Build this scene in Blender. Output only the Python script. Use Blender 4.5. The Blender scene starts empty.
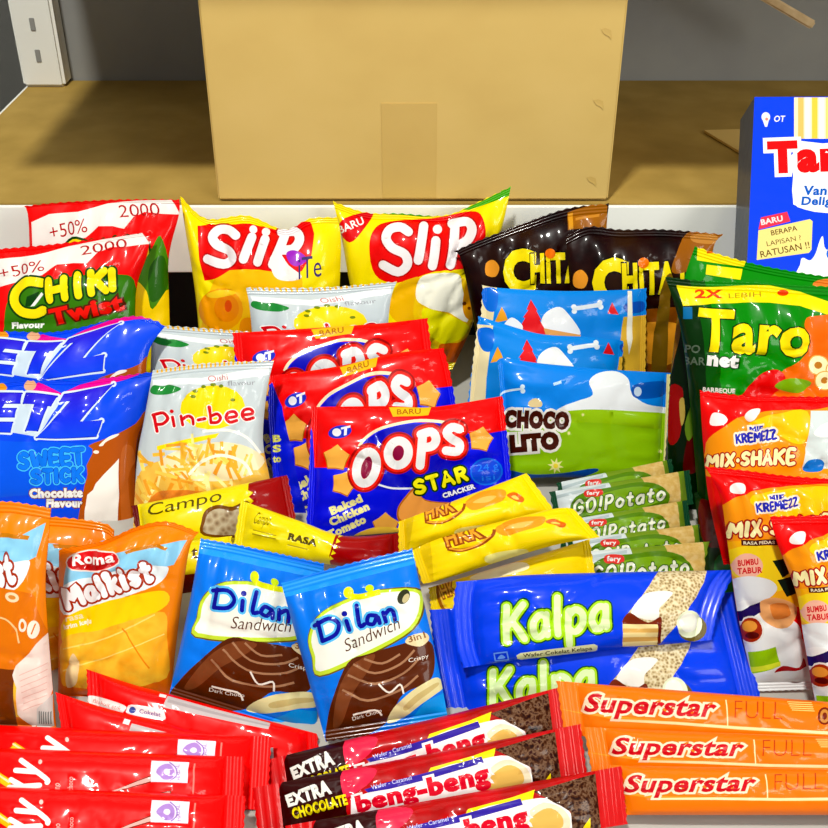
import bpy, math, random
import numpy as np
from mathutils import Vector
from mathutils.geometry import delaunay_2d_cdt, tessellate_polygon

random.seed(7)
scn = bpy.context.scene
COL = scn.collection
R = math.radians

# ------------------------------------------------------------------ camera
PITCH, FPX, CAMZ = R(33), 1100.0, 0.454
CAM = np.array([0, 0, CAMZ])
FW = np.array([0, math.cos(PITCH), -math.sin(PITCH)])
UP = np.array([0, math.sin(PITCH), math.cos(PITCH)])
RT = np.array([1.0, 0, 0])
cd = bpy.data.cameras.new('camera'); cd.sensor_width = 36; cd.lens = FPX / 828 * 36
cd.clip_start = .01
cam = bpy.data.objects.new('camera', cd); COL.objects.link(cam)
cam.location = (0, 0, CAMZ); cam.rotation_euler = (R(90) - PITCH, 0, 0)
scn.camera = cam


def ray(px):
    px = np.asarray(px, float)
    return FW + np.multiply.outer((px[..., 0] - 414) / FPX, RT) - np.multiply.outer((px[..., 1] - 414) / FPX, UP)


def project(P):
    q = P - CAM
    d = q @ FW
    return np.stack([414 + FPX * (q @ RT) / d, 414 - FPX * (q @ UP) / d], -1)


def on_plane(px, n, c):
    """points where the lines of sight through px meet the plane n.P = c"""
    d = ray(px)
    t = (c - CAM @ n) / (d @ n)
    return CAM + d * t[..., None]


# ------------------------------------------------------------------ materials
def lin(h):
    h = h.lstrip('#')
    r = [int(h[i:i + 2], 16) / 255 for i in (0, 2, 4)]
    return tuple((c / 12.92 if c <= .04045 else ((c + .055) / 1.055) ** 2.4) for c in r) + (1,)


def ink(h): return tuple(max(0.0, c * .84 - .010) for c in lin(h)[:3]) + (1,)


MATS = {}


def base_mat(name, rough=.3, bump=.25, bscale=70, spec=.08, coat=0):
    m = bpy.data.materials.new(name); m.use_nodes = True
    nt = m.node_tree; b = nt.nodes['Principled BSDF']
    b.inputs['Roughness'].default_value = rough
    b.inputs['Specular IOR Level'].default_value = spec
    if coat: b.inputs['Coat Weight'].default_value = coat; b.inputs['Coat Roughness'].default_value = .09
    tc = nt.nodes.new('ShaderNodeTexCoord')
    if bump:
        nz = nt.nodes.new('ShaderNodeTexNoise'); nz.inputs['Scale'].default_value = bscale
        nz.inputs['Detail'].default_value = 2
        bp = nt.nodes.new('ShaderNodeBump'); bp.inputs['Strength'].default_value = bump
        bp.inputs['Distance'].default_value = .004
        nt.links.new(tc.outputs['Object'], nz.inputs['Vector'])
        nt.links.new(nz.outputs['Fac'], bp.inputs['Height'])
        nt.links.new(bp.outputs['Normal'], b.inputs['Normal'])
    return m, nt, b, tc


def ramp(nt, stops, interp='LINEAR', f=lin):
    r = nt.nodes.new('ShaderNodeValToRGB'); r.color_ramp.interpolation = interp
    while len(r.color_ramp.elements) < len(stops): r.color_ramp.elements.new(.5)
    for e, (p, c) in zip(r.color_ramp.elements, stops):
        e.position = p; e.color = f(c)
    return r


def mat(key):
    """'#RRGGBB' plain printed film; 'grad:#a,#b[,#c][:u|v]'; 'noise:#a,#b[,#c]:scale'; 'voro:...'; 'wave:...'"""
    if key in MATS: return MATS[key]
    p = key.split(':')
    if key.startswith('#'):
        m, nt, b, tc = base_mat('print_' + key[1:].lower(), rough=.36, bump=.12, coat=.22)
        b.inputs['Base Color'].default_value = ink(key)
    elif p[0] == 'grad':
        m, nt, b, tc = base_mat('print_blend', rough=.36, bump=.12, coat=.22)
        cs = p[1].split(','); ax = p[2] if len(p) > 2 else 'v'
        sx = nt.nodes.new('ShaderNodeSeparateXYZ')
        rp = ramp(nt, [(i / (len(cs) - 1), c) for i, c in enumerate(cs)], f=ink)
        nt.links.new(tc.outputs['UV'], sx.inputs[0])
        nt.links.new(sx.outputs[0 if ax == 'u' else 1], rp.inputs[0])
        nt.links.new(rp.outputs[0], b.inputs['Base Color'])
    elif p[0] in ('noise', 'voro', 'wave'):
        m, nt, b, tc = base_mat('print_texture', rough=.36, bump=.12, coat=.22)
        cs = p[1].split(','); sc = float(p[2])
        if p[0] == 'noise':
            t = nt.nodes.new('ShaderNodeTexNoise'); t.inputs['Scale'].default_value = sc
            t.inputs['Detail'].default_value = 3; out = t.outputs['Fac']; lo, hi = .34, .66
        elif p[0] == 'voro':
            t = nt.nodes.new('ShaderNodeTexVoronoi'); t.inputs['Scale'].default_value = sc
            out = t.outputs['Distance']; lo, hi = .1, .75
        else:
            t = nt.nodes.new('ShaderNodeTexWave'); t.inputs['Scale'].default_value = sc
            t.inputs['Distortion'].default_value = 4; t.inputs['Detail'].default_value = 2
            out = t.outputs['Fac']; lo, hi = .1, .9
        nt.links.new(tc.outputs['Object'], t.inputs['Vector'])
        rp = ramp(nt, [(lo + (hi - lo) * i / (len(cs) - 1), c) for i, c in enumerate(cs)], f=ink)
        nt.links.new(out, rp.inputs[0]); nt.links.new(rp.outputs[0], b.inputs['Base Color'])
    MATS[key] = m
    return m


# ------------------------------------------------------------------ lettering
GLY = {}


def glyphs(s, off, sp=1.0):
    k = (s, round(off, 3), round(sp, 3))
    if k in GLY: return GLY[k]
    c = bpy.data.curves.new('lettering', 'FONT'); c.body = s; c.offset = off; c.resolution_u = 3; c.space_character = sp; c.fill_mode = 'FRONT'
    o = bpy.data.objects.new('lettering', c); COL.objects.link(o)
    bpy.context.view_layer.update()
    e = o.evaluated_get(bpy.context.evaluated_depsgraph_get()); m = e.to_mesh()
    V = np.array([(v.co.x, v.co.y) for v in m.vertices]); F = [tuple(q.vertices) for q in m.polygons]
    e.to_mesh_clear(); bpy.data.objects.remove(o); bpy.data.curves.remove(c)
    GLY[k] = (V, F)
    return V, F


def catmull(pts, closed=True, n=5):
    P = [np.array(p, float) for p in pts]; N = len(P); out = []
    if N < 3: return [tuple(p) for p in P]
    rng = range(N) if closed else range(N - 1)
    for i in rng:
        if closed: a, b, c, d = P[i - 1], P[i], P[(i + 1) % N], P[(i + 2) % N]
        else: a, b, c, d = P[max(i - 1, 0)], P[i], P[i + 1], P[min(i + 2, N - 1)]
        for k in range(n):
            t = k / n
            out.append(tuple(.5 * (2 * b + (c - a) * t + (2 * a - 5 * b + 4 * c - d) * t * t + (3 * b - a - 3 * c + d) * t ** 3)))
    if not closed: out.append(tuple(P[-1]))
    return out


# round brush alphabet: strokes in a box of the given width, capital height 1
BR = {
 'M': (.9, [[(.02, 0), (.12, 1), (.45, .35), (.78, 1), (.88, 0)]]), 'K': (.72, [[(.05, 0), (.08, 1)], [(.68, 1), (.1, .42)], [(.26, .56), (.7, 0)]]),
 'a': (.6, [[(.52, .56), (.3, .62), (.08, .45), (.06, .2), (.22, .0), (.44, .08), (.52, .3)], [(.53, .6), (.56, .02)]]), 'l': (.2, [[(.1, 1.05), (.1, 0)]]),
 'k': (.56, [[(.06, 0), (.06, 1.05)], [(.5, .62), (.1, .28)], [(.22, .38), (.54, 0)]]), 'i': (.2, [[(.1, .62), (.1, 0)], [(.1, .92), (.1, .96)]]),
 's': (.5, [[(.46, .54), (.26, .63), (.08, .48), (.24, .34), (.44, .18), (.26, 0), (.04, .1)]]), 't': (.44, [[(.2, .9), (.2, .15), (.3, .0), (.42, .05)], [(.02, .62), (.4, .62)]]),
 'p': (.6, [[(.06, .62), (.06, -.34)], [(.06, .5), (.28, .63), (.54, .48), (.54, .18), (.28, 0), (.08, .12)]]),
 'S': (.62, [[(.56, .86), (.34, 1), (.08, .82), (.16, .58), (.46, .44), (.56, .2), (.32, 0), (.04, .12)]]), 'W': (1.0, [[(.02, 1), (.24, 0), (.5, .75), (.76, 0), (.98, 1)]]),
 'E': (.56, [[(.54, 1), (.06, 1), (.06, 0), (.54, 0)], [(.06, .5), (.46, .5)]]), 'T': (.66, [[(.02, 1), (.64, 1)], [(.33, 1), (.33, 0)]]), 'I': (.16, [[(.08, 1), (.08, 0)]]),
 'C': (.64, [[(.6, .82), (.36, 1), (.08, .75), (.06, .28), (.34, 0), (.6, .16)]]),
 'X': (.66, [[(.04, 1), (.62, 0)], [(.62, 1), (.04, 0)]]), 'H': (.64, [[(.05, 1), (.05, 0)], [(.6, 1), (.6, 0)], [(.05, .5), (.6, .5)]]),
 'A': (.7, [[(.02, 0), (.35, 1), (.68, 0)], [(.16, .34), (.54, .34)]]), 'R': (.62, [[(.06, 0), (.06, 1)], [(.06, .98), (.4, 1), (.56, .76), (.38, .52), (.08, .48)], [(.3, .5), (.58, 0)]]),
 'Z': (.62, [[(.04, 1), (.58, 1), (.04, 0), (.6, 0)]]), 'G': (.7, [[(.64, .82), (.38, 1), (.08, .72), (.08, .26), (.36, 0), (.64, .14), (.64, .44), (.42, .44)]]),
 'O': (.74, [[(.37, 1), (.1, .8), (.06, .4), (.2, .06), (.45, .0), (.66, .3), (.66, .72), (.5, .96), (.37, 1)]]), '!': (.2, [[(.14, 1), (.1, .32)], [(.08, .04), (.08, .0)]]),
 'P': (.6, [[(.06, 0), (.06, 1)], [(.06, .98), (.4, 1), (.56, .74), (.38, .46), (.08, .44)]]), 'o': (.58, [[(.3, .62), (.08, .46), (.08, .16), (.3, .0), (.52, .18), (.52, .46), (.3, .62)]]),
 'r': (.4, [[(.06, .62), (.06, 0)], [(.06, .4), (.22, .6), (.38, .58)]]), '.': (.2, [[(.1, .38), (.1, .42)]]),
}


class Draw:
    """collects the print of a pack: coloured polygons, later ones on top"""
    def __init__(s): s.L = []; s.o = (0, 0, 1); s.sh = (0, 0)
    def shift(s, dx, dy): s.sh = (dx, dy); return s
    def at(s, ox=0, oy=0, sc=1): s.o = (ox, oy, sc); return s
    def _t(s, pts):
        ox, oy, sc = s.o
        return [(ox + x / sc + s.sh[0], oy + y / sc + s.sh[1]) for x, y in pts]
    def P(s, m, pts): s.L.append((m, [s._t(pts)])); return s
    def S(s, m, pts, n=4): return s.P(m, catmull(pts, True, n))
    def E(s, m, cx, cy, rx, ry=None, rot=0, n=18):
        ry = rx if ry is None else ry; c, q = math.cos(R(rot)), math.sin(R(rot))
        return s.P(m, [(cx + rx * math.cos(t) * c - ry * math.sin(t) * q, cy + rx * math.cos(t) * q + ry * math.sin(t) * c)
                       for t in [2 * math.pi * i / n for i in range(n)]])
    def Q(s, m, x0, y0, x1, y1): return s.P(m, [(x0, y0), (x1, y0), (x1, y1), (x0, y1)])
    def star(s, m, cx, cy, r, ri=.6, rot=0, n=5):
        return s.P(m, [(cx + (r if i % 2 == 0 else r * ri) * math.cos(R(rot - 90) + math.pi * i / n),
                        cy + (r if i % 2 == 0 else r * ri) * math.sin(R(rot - 90) + math.pi * i / n)) for i in range(2 * n)])
    def L_(s, m, pts, w, smooth=True, w2=None):
        q = catmull(pts, False, 4) if smooth and len(pts) > 2 else [tuple(map(float, p)) for p in pts]
        q = np.array(q); N = len(q); l, r = [], []
        for i in range(N):
            d = q[min(i + 1, N - 1)] - q[max(i - 1, 0)]; d = d / (np.linalg.norm(d) + 1e-9)
            ww = (w + ((w2 if w2 is not None else w) - w) * i / max(N - 1, 1)) / 2
            l.append(q[i] + np.array([d[1], -d[0]]) * ww); r.append(q[i] - np.array([d[1], -d[0]]) * ww)
        polys = [s._t([l[i], l[i + 1], r[i + 1], r[i]]) for i in range(N - 1)]
        s.L.append((m, polys)); return s
    def K(s, strokes, w, fill, outs=()):
        """brush lettering: round-ended strokes; outs = ((colour, width), ...) from the outermost in"""
        for m, o in list(outs) + [(fill, 0)]:
            for q in strokes:
                s.L_(m, q, w + 2 * o)
                for x, y in (q[0], q[-1]): s.E(m, x, y, w / 2 + o, n=12)
        return s
    def B(s, txt, p0, p1, h, w, fill, outs=(), shear=0, gap=.16, grow=0):
        """rounded brush lettering along the baseline p0-p1"""
        p0 = np.array(p0, float); p1 = np.array(p1, float); ln = np.linalg.norm(p1 - p0)
        d = (p1 - p0) / ln; u = np.array([d[1], -d[0]]); g = gap + w / h * .75
        tot = sum(BR[c][0] for c in txt) + g * (len(txt) - 1); x = 0; st = []; k = (ln - w) / (tot * h)
        for c in txt:
            for q in BR[c][1]:
                st.append([tuple(p0 + d * (w / 2 + (x + a) * k * h + shear * b * h) + u * (w / 2 + b * (h - w) * (1 + grow * ((x + a) / tot - .5)))) for a, b in q])
            x += BR[c][0] + g
        for m, o in list(outs) + [(fill, 0)]:
            for q in st:
                cl = q if len(q) < 4 and len(q) > 2 else q
                sharp = len(q) in (2, 3) or txt in ('MIX', )
                s.L_(m, cl, w + 2 * o, not sharp)
                for a, b in (q if sharp else (q[0], q[-1])): s.E(m, a, b, w / 2 + o, n=12)
        return s
    def PO(s, polys, fill, outs=()):
        for m, o in outs:
            for q in polys:
                s.L_(m, list(q) + [q[0]], 2 * o, False)
                for x, y in q: s.E(m, x, y, o, n=8)
        for q in polys: s.P(fill, q)
        return s
    def T(s, txt, p0, p1, h, fill, outs=(), w=.03, shear=0, fn=None):
        """lettering on the baseline p0-p1, capital height h; outs = ((colour, width), ...) from the outermost in"""
        sp = 1 + 1.7 * max(w, 0); V0, _ = glyphs(txt, w, sp); x0, x1 = V0[:, 0].min(), V0[:, 0].max()
        p0 = np.array(p0, float); p1 = np.array(p1, float); ln = np.linalg.norm(p1 - p0)
        d = (p1 - p0) / ln; u = np.array([d[1], -d[0]]); H = .682 + 2 * w
        for m, o in list(outs) + [(fill, 0)]:
            V, F = glyphs(txt, w + o / h * H, sp)
            a = (V[:, 0] - x0) / (x1 - x0); b = (V[:, 1] + w) / H
            if fn is not None:
                ff = [fn(min(max(t, 0), 1)) for t in a]
                b = b * np.array([f[1] for f in ff]) + np.array([f[0] for f in ff])
            q = p0 + np.outer(a * ln + b * h * shear, d) + np.outer(b * h, u)
            s.L.append((m, [s._t([q[i] for i in f]) for f in F]))
        return s


# ------------------------------------------------------------------ packs
def edge(pts):
    q = np.array(catmull(pts, False, 8) if len(pts) > 2 else pts, float)
    s = np.concatenate([[0], np.cumsum(np.linalg.norm(np.diff(q, axis=0), axis=1))]); s /= s[-1]
    a, b = q[0], q[-1]

    def f(t):
        c = np.clip(t, 0, 1)
        return np.stack([np.interp(c, s, q[:, i]) + (t - c) * (b[i] - a[i]) for i in (0, 1)], -1)
    return f


class Surf:
    """front of one pack: a soft pillow over a plane tilted back from the floor"""
    def __init__(self, TL, TR, BR, BL, tilt, yf, yaw=0, T=.012, ends='v', seal=.07, p=2.4, g=(3, .8),
                 top=(), bottom=(), left=(), right=(), wrinkle=1.35, seed=0, flat=False, flap=0):
        f = R(tilt); yw = R(yaw)
        n = np.array([0, -math.sin(f), math.cos(f)])
        n = np.array([n[0] * math.cos(yw) - n[1] * math.sin(yw), n[0] * math.sin(yw) + n[1] * math.cos(yw), n[2]])
        mid = (np.array(BL, float) + np.array(BR, float)) / 2
        c0 = np.array([0, -math.sin(f), math.cos(f)]) @ np.array([0, yf, 0])
        P = on_plane(mid, np.array([0, -math.sin(f), math.cos(f)]), c0)
        self.n, self.c = n, float(n @ P)
        self.et = edge([TL, *top, TR]); self.eb = edge([BL, *bottom, BR])
        self.el = edge([BL, *list(left)[::-1], TL]); self.er = edge([BR, *list(right)[::-1], TR])
        self.K = [np.array(a, float) for a in (BL, BR, TR, TL)]
        self.T, self.ends, self.seal, self.p, self.g, self.flat = T, ends, seal, p, g, flat
        self.wr = wrinkle; self.flap = flap
        self.W = max(np.linalg.norm(self.K[1] - self.K[0]), np.linalg.norm(self.K[2] - self.K[3]))
        self.H = max(np.linalg.norm(self.K[3] - self.K[0]), np.linalg.norm(self.K[2] - self.K[1]))
        rs = np.random.RandomState(seed + 11)
        self.ph = rs.rand(40) * 6.28; self.fr = rs.rand(40)

    def px(self, u, v):
        u = np.asarray(u, float); v = np.asarray(v, float); U, V = u[:, None], v[:, None]
        c00, c10, c11, c01 = self.K
        return ((1 - V) * self.eb(u) + V * self.et(u) + (1 - U) * self.el(v) + U * self.er(v)
                - ((1 - U) * (1 - V) * c00 + U * (1 - V) * c10 + U * V * c11 + (1 - U) * V * c01))

    def plane(self, u, v): return on_plane(self.px(u, v), self.n, self.c)

    def prof(self, u, v):
        a, e = (u, v) if self.ends == 'v' else (v, u)
        eb = np.clip((e - self.seal) / (1 - 2 * self.seal), 0, 1)
        f = np.clip(1 - np.abs(2 * np.clip(a, 0, 1) - 1) ** self.p, 0, 1) ** .5
        g = np.clip(1 - np.abs(2 * eb - 1) ** self.g[0], 0, 1) ** self.g[1]
        return f, g, a, eb, e

    def h0(self, u, v):
        if self.flat: return np.zeros_like(u)
        f, g, *_ = self.prof(u, v)
        return self.T * f * g

    def h(self, u, v):
        if self.flat: return np.zeros_like(u)
        f, g, a, eb, e = self.prof(u, v)
        ph, fr = self.ph, self.fr
        z = self.T * f * g
        # pleats running in from the seals
        for i, d in enumerate((eb, 1 - eb)):
            k = d * np.exp(1 - d / .10) / .10
            pl = (np.sin((9 + 5 * fr[i]) * a * 3.1 + ph[i] + 1.3 * np.sin(5 * a + ph[i + 4])) +
                  .6 * np.sin((23 + 9 * fr[i + 2]) * a + ph[i + 2]))
            z = z + self.wr * .09 * self.T * k * pl * f
        # soft dents and sharp creases across the film
        x, y = u * self.W / 60, v * self.H / 60
        d = 0
        for i in range(4):
            th = ph[10 + i]
            d = d + np.sin((1.6 + 1.8 * fr[10 + i]) * (x * math.cos(th) + y * math.sin(th)) + ph[14 + i])
        z = z + self.wr * .05 * self.T * d * f * g
        for i in range(5):
            th = ph[20 + i]
            s = (1.1 + 1.2 * fr[20 + i]) * (x * math.cos(th) + y * math.sin(th)) + ph[25 + i] + .7 * np.sin(1.3 * (x * math.sin(th) - y * math.cos(th)) + ph[30 + i])
            z = z - self.wr * .11 * self.T * np.clip(1 - np.abs(np.sin(s)) * 4, 0, 1) ** 2 * f * g
        # crimped seal
        if self.seal > 0:
            q = np.minimum(e, 1 - e) / self.seal
            z = z + np.where(q < 1, .00028 * (1 + np.sin(np.clip(q, 0, 1) * math.pi * 6 - 1.57)), 0)
        return z

    def front(self, u, v, h=None):
        P = self.plane(u, v)
        return P + np.outer(self.h(u, v) if h is None else h, self.n)

    def back(self, u, v):
        f, g, *_ = self.prof(u, v)
        return self.plane(u, v) - np.outer(.22 * self.T * f * g + .0005, self.n)

    def uv_of(self, pts):
        """print position on the film for points seen in the reference view"""
        t = np.asarray(pts, float); N = len(t)
        c00, c10, c11, c01 = self.K
        A = np.array([(c10 - c00), (c01 - c00)]).T
        uv = np.linalg.solve(A, (t - c00).T).T
        for _ in range(5):
            h = np.outer(self.h0(np.clip(uv[:, 0], 0, 1), np.clip(uv[:, 1], 0, 1)), self.n)
            F = lambda q: project(self.plane(q[:, 0], q[:, 1]) + h)
            for _ in range(3):
                p = F(uv); e = 1e-3
                ju = (F(uv + [e, 0]) - p) / e; jv = (F(uv + [0, e]) - p) / e
                det = ju[:, 0] * jv[:, 1] - ju[:, 1] * jv[:, 0]; det = np.where(np.abs(det) < 1e-3, 1e-3, det)
                r = t - p
                du = (r[:, 0] * jv[:, 1] - r[:, 1] * jv[:, 0]) / det; dv = (ju[:, 0] * r[:, 1] - ju[:, 1] * r[:, 0]) / det
                uv = np.clip(uv + np.clip(np.stack([du, dv], 1), -.4, .4), -3, 4)
        return uv


def spaced(n, ease):
    t = np.linspace(0, 1, n + 1)
    return t if not ease else .45 * t + .55 * (.5 - .5 * np.cos(math.pi * t))


def partition(S, layers, base, zig=True):
    """cut the film into triangles along grid, outline and print; returns uv, tris, material key per tri"""
    W, H = S.W / 100, S.H / 100
    if S.flat: gu, gv = np.linspace(0, 1, 9), np.linspace(0, 1, 9)
    else:
        nu, nv = int(max(14, min(44, S.W / 5.5))), int(max(12, min(44, S.H / 5.5)))
        s = S.seal
        def along(n):
            ins = s + (1 - 2 * s) * spaced(n, False)
            m = np.linspace(0, s, 13)[:-1] if s > 0 else []
            return np.concatenate([m, ins, 1 - np.array(m[::-1])]) if s > 0 else ins
        gu, gv = (spaced(nu, True), along(nv)) if S.ends == 'v' else (along(nu), spaced(nv, True))
    # outline with pinked seal ends
    if S.seal > 0 and zig and not S.flat:
        if S.ends == 'v':
            n = max(8, int(S.W / 4.2)); a = 1.3 / S.H
            ou = [(i / n, (a if i % 2 else 0)) for i in range(n + 1)] + [(1 - i / n, 1 - (a if i % 2 else 0)) for i in range(n + 1)]
        else:
            n = max(8, int(S.H / 4.2)); a = 1.3 / S.W
            ou = [(0 + (a if i % 2 else 0), 1 - i / n) for i in range(n + 1)] + [(1 - (a if i % 2 else 0), i / n) for i in range(n + 1)]
    else: ou = [(0, 0), (1, 0), (1, 1), (0, 1)]
    V, E, PL = [], [], []
    def ring(q):
        b = len(V); n = len(q); V.extend((float(x), float(y)) for x, y in q)
        E.extend((b + i, b + (i + 1) % n) for i in range(n))
    SC = np.array([W, H])
    out = np.array(ou) * SC; ring(out)
    for li, (m, polys) in enumerate(layers):
        for q in polys:
            if q[:, 0].max() < 0 or q[:, 0].min() > 1 or q[:, 1].max() < 0 or q[:, 1].min() > 1: continue
            q = np.clip(q, -3, 4) * SC; ring(q); PL.append((li, q))
    for u in gu:
        b = len(V); V += [(u * W, 0), (u * W, H)]; E.append((b, b + 1))
    for v in gv:
        b = len(V); V += [(0, v * H), (W, v * H)]; E.append((b, b + 1))
    r = delaunay_2d_cdt([Vector(v) for v in V], E, [], 0, 1e-5, False)
    pts = np.array([(v.x, v.y) for v in r[0]]); tri = np.array(r[2])
    cen = pts[tri].mean(axis=1)
    def inside(q, c):
        x, y = c[:, 0], c[:, 1]; w = np.zeros(len(c), bool)
        for (x0, y0), (x1, y1) in zip(q, np.roll(q, -1, axis=0)):
            if y0 == y1: continue
            hit = ((y0 > y) != (y1 > y)) & (x < (x1 - x0) * (y - y0) / (y1 - y0) + x0)
            w ^= hit
        return w
    keep = inside(out, cen); top = np.full(len(tri), -1)
    order = np.argsort(cen[:, 0]); xs = cen[order, 0]
    for li, q in PL:
        i0, i1 = np.searchsorted(xs, (q[:, 0].min(), q[:, 0].max()))
        idx = order[i0:i1]
        if not len(idx): continue
        idx = idx[(cen[idx, 1] >= q[:, 1].min()) & (cen[idx, 1] <= q[:, 1].max())]
        if len(idx): top[idx[inside(q, cen[idx])]] = li
    uv = pts / SC
    tris = [tuple(t) for t, k in zip(tri.tolist(), keep) if k]
    keys = [base if li < 0 else layers[li][0] for li, k in zip(top, keep) if k]
    return uv, tris, keys


def link(name, me, parent=None, loc=None):
    o = bpy.data.objects.new(name, me); COL.objects.link(o)
    if parent: o.parent = parent
    if loc is not None: o.location = loc
    return o


def mesh_of(name, V, F, keys, UV=None, smooth=True):
    me = bpy.data.meshes.new(name)
    me.from_pydata([tuple(v) for v in V], [], F)
    ks = []; idx = []
    for k in keys:
        if k not in ks: ks.append(k)
        idx.append(ks.index(k))
    for k in ks: me.materials.append(mat(k) if isinstance(k, str) else k)
    me.polygons.foreach_set('material_index', idx)
    if smooth: me.polygons.foreach_set('use_smooth', [True] * len(F))
    if UV is not None:
        ul = me.uv_layers.new(name='film')
        li = np.empty(len(me.loops), dtype=np.int32); me.loops.foreach_get('vertex_index', li)
        ul.data.foreach_set('uv', np.asarray(UV, dtype=np.float32)[li].ravel())
    me.update()
    return me


def compact(V, F, UV):
    used = sorted({i for f in F for i in f}); mp = {o: i for i, o in enumerate(used)}
    return V[used], [tuple(mp[i] for i in f) for f in F], UV[used]


def root(name, label, cat, loc, group=None):
    o = bpy.data.objects.new(name, None); COL.objects.link(o); o.empty_display_size = .02
    o.location = loc; o['label'] = label; o['category'] = cat
    if group: o['group'] = group
    return o


KIND = {}
LOW = []


def pack(name, label, cat, group, kind, base, S, draw=None, extra=None, sealkey=None, backkey=None, depth=0, body='film_body', sealall=False):
    S = Surf(**S)
    def conv(d):
        flat = [p for m, ps in d.L for q in ps for p in q]
        if not flat: return []
        uv = S.uv_of(flat); out = []; i = 0
        for m, ps in d.L:
            g = []
            for q in ps:
                g.append(uv[i:i + len(q)]); i += len(q)
            out.append((m, g))
        return out
    if kind not in KIND:
        d = Draw()
        if draw: draw(d)
        KIND[kind] = conv(d)
    layers = list(KIND[kind])
    if extra:
        d = Draw(); extra(d); layers += conv(d)
    uv, tris, keys = partition(S, layers, base)
    front = S.front(uv[:, 0], uv[:, 1])
    buv, btris, _ = partition(S, [], base)
    back = S.back(buv[:, 0], buv[:, 1])
    lo = min(front[:, 2].min(), back[:, 2].min())
    if depth: lo = min(lo, (front - S.n * depth)[:, 2].min())
    mid = S.plane(np.array([.5]), np.array([0.0]))[0]
    loc = np.array([mid[0], mid[1], 0.0])
    if lo < 0: LOW.append((name, label, round(lo, 4)))
    rt = root(name, label, cat, loc, group)
    def region(e):
        return 0 if S.seal <= 0 or S.flat or S.seal < e < 1 - S.seal else (1 if e < .5 else 2)
    ax = 1 if S.ends == 'v' else 0
    fr = [region(sum(uv[i][ax] for i in t) / 3) for t in tris]
    br = [region(sum(buv[i][ax] for i in t) / 3) for t in btris]
    bk = backkey or base
    for r in (0, 1, 2):
        F = [t for t, q in zip(tris, fr) if q == r]
        if not F: continue
        K = [(sealkey if sealkey and r and (k == base or sealall) else k) for k, q in zip(keys, fr) if q == r]
        V, F, U = compact(front, F, uv)
        Vb, Fb, Ub = compact(back, [t[::-1] for t, q in zip(btris, br) if q == r], buv)
        if depth:
            c = [S.plane(np.array([a]), np.array([b]))[0] for a, b in ((0, 0), (1, 0), (1, 1), (0, 1))]
            k = [p - S.n * depth for p in c]
            sv = np.array(c + k); n = len(V)
            sf = [(0, 4, 5, 1), (1, 5, 6, 2), (2, 6, 7, 3), (4, 7, 6, 5)]
            me = mesh_of('box_front', np.concatenate([V, sv]) - loc, F + [tuple(i + n for i in q) for q in sf],
                         K + [bk] * 4, np.concatenate([U, np.zeros((8, 2))]), False)
            link('box_body', me, rt)
            me = mesh_of('side_panel', np.array([c[0], c[3], k[3], k[0]]) - loc, [(0, 1, 2, 3)], [sealkey or bk],
                         np.zeros((4, 2)), False)
            link('side_panel', me, rt)
            continue
        me = mesh_of('film', np.concatenate([V, Vb]) - loc, F + [tuple(i + len(V) for i in q) for q in Fb],
                     K + [(sealkey if sealkey and r else bk)] * len(Fb), np.concatenate([U, Ub]))
        link(body if r == 0 else 'end_seal', me, rt)
    return rt, S


# ------------------------------------------------------------------ solid helpers for the setting
def box_mesh(name, x0, x1, y0, y1, z0, z1, m, parent=None, bev=.001, loc=(0, 0, 0)):
    import bmesh
    bm = bmesh.new(); bmesh.ops.create_cube(bm, size=1)
    for v in bm.verts:
        v.co = Vector((x0 + (x1 - x0) * (v.co.x + .5) - loc[0], y0 + (y1 - y0) * (v.co.y + .5) - loc[1], z0 + (z1 - z0) * (v.co.z + .5) - loc[2]))
    if bev: bmesh.ops.bevel(bm, geom=bm.edges[:], offset=bev, segments=2, affect='EDGES')
    me = bpy.data.meshes.new(name); bm.to_mesh(me); bm.free(); me.materials.append(m)
    return link(name, me, parent, None if parent else loc)


def surf_mat(name, cs, scale, rough, bump=.15, stretch=(1, 1, 1), detail=6, spec=.4):
    m, nt, b, tc = base_mat(name, rough=rough, bump=0, spec=spec)
    mp = nt.nodes.new('ShaderNodeMapping'); mp.inputs['Scale'].default_value = stretch
    nz = nt.nodes.new('ShaderNodeTexNoise'); nz.inputs['Scale'].default_value = scale; nz.inputs['Detail'].default_value = detail
    rp = ramp(nt, [(.3 + .4 * i / (len(cs) - 1), c) for i, c in enumerate(cs)])
    nt.links.new(tc.outputs['Object'], mp.inputs[0]); nt.links.new(mp.outputs[0], nz.inputs['Vector'])
    nt.links.new(nz.outputs['Fac'], rp.inputs[0]); nt.links.new(rp.outputs[0], b.inputs['Base Color'])
    if bump:
        bp = nt.nodes.new('ShaderNodeBump'); bp.inputs['Strength'].default_value = bump; bp.inputs['Distance'].default_value = .002
        nt.links.new(nz.outputs['Fac'], bp.inputs['Height']); nt.links.new(bp.outputs['Normal'], b.inputs['Normal'])
    return m


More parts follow.
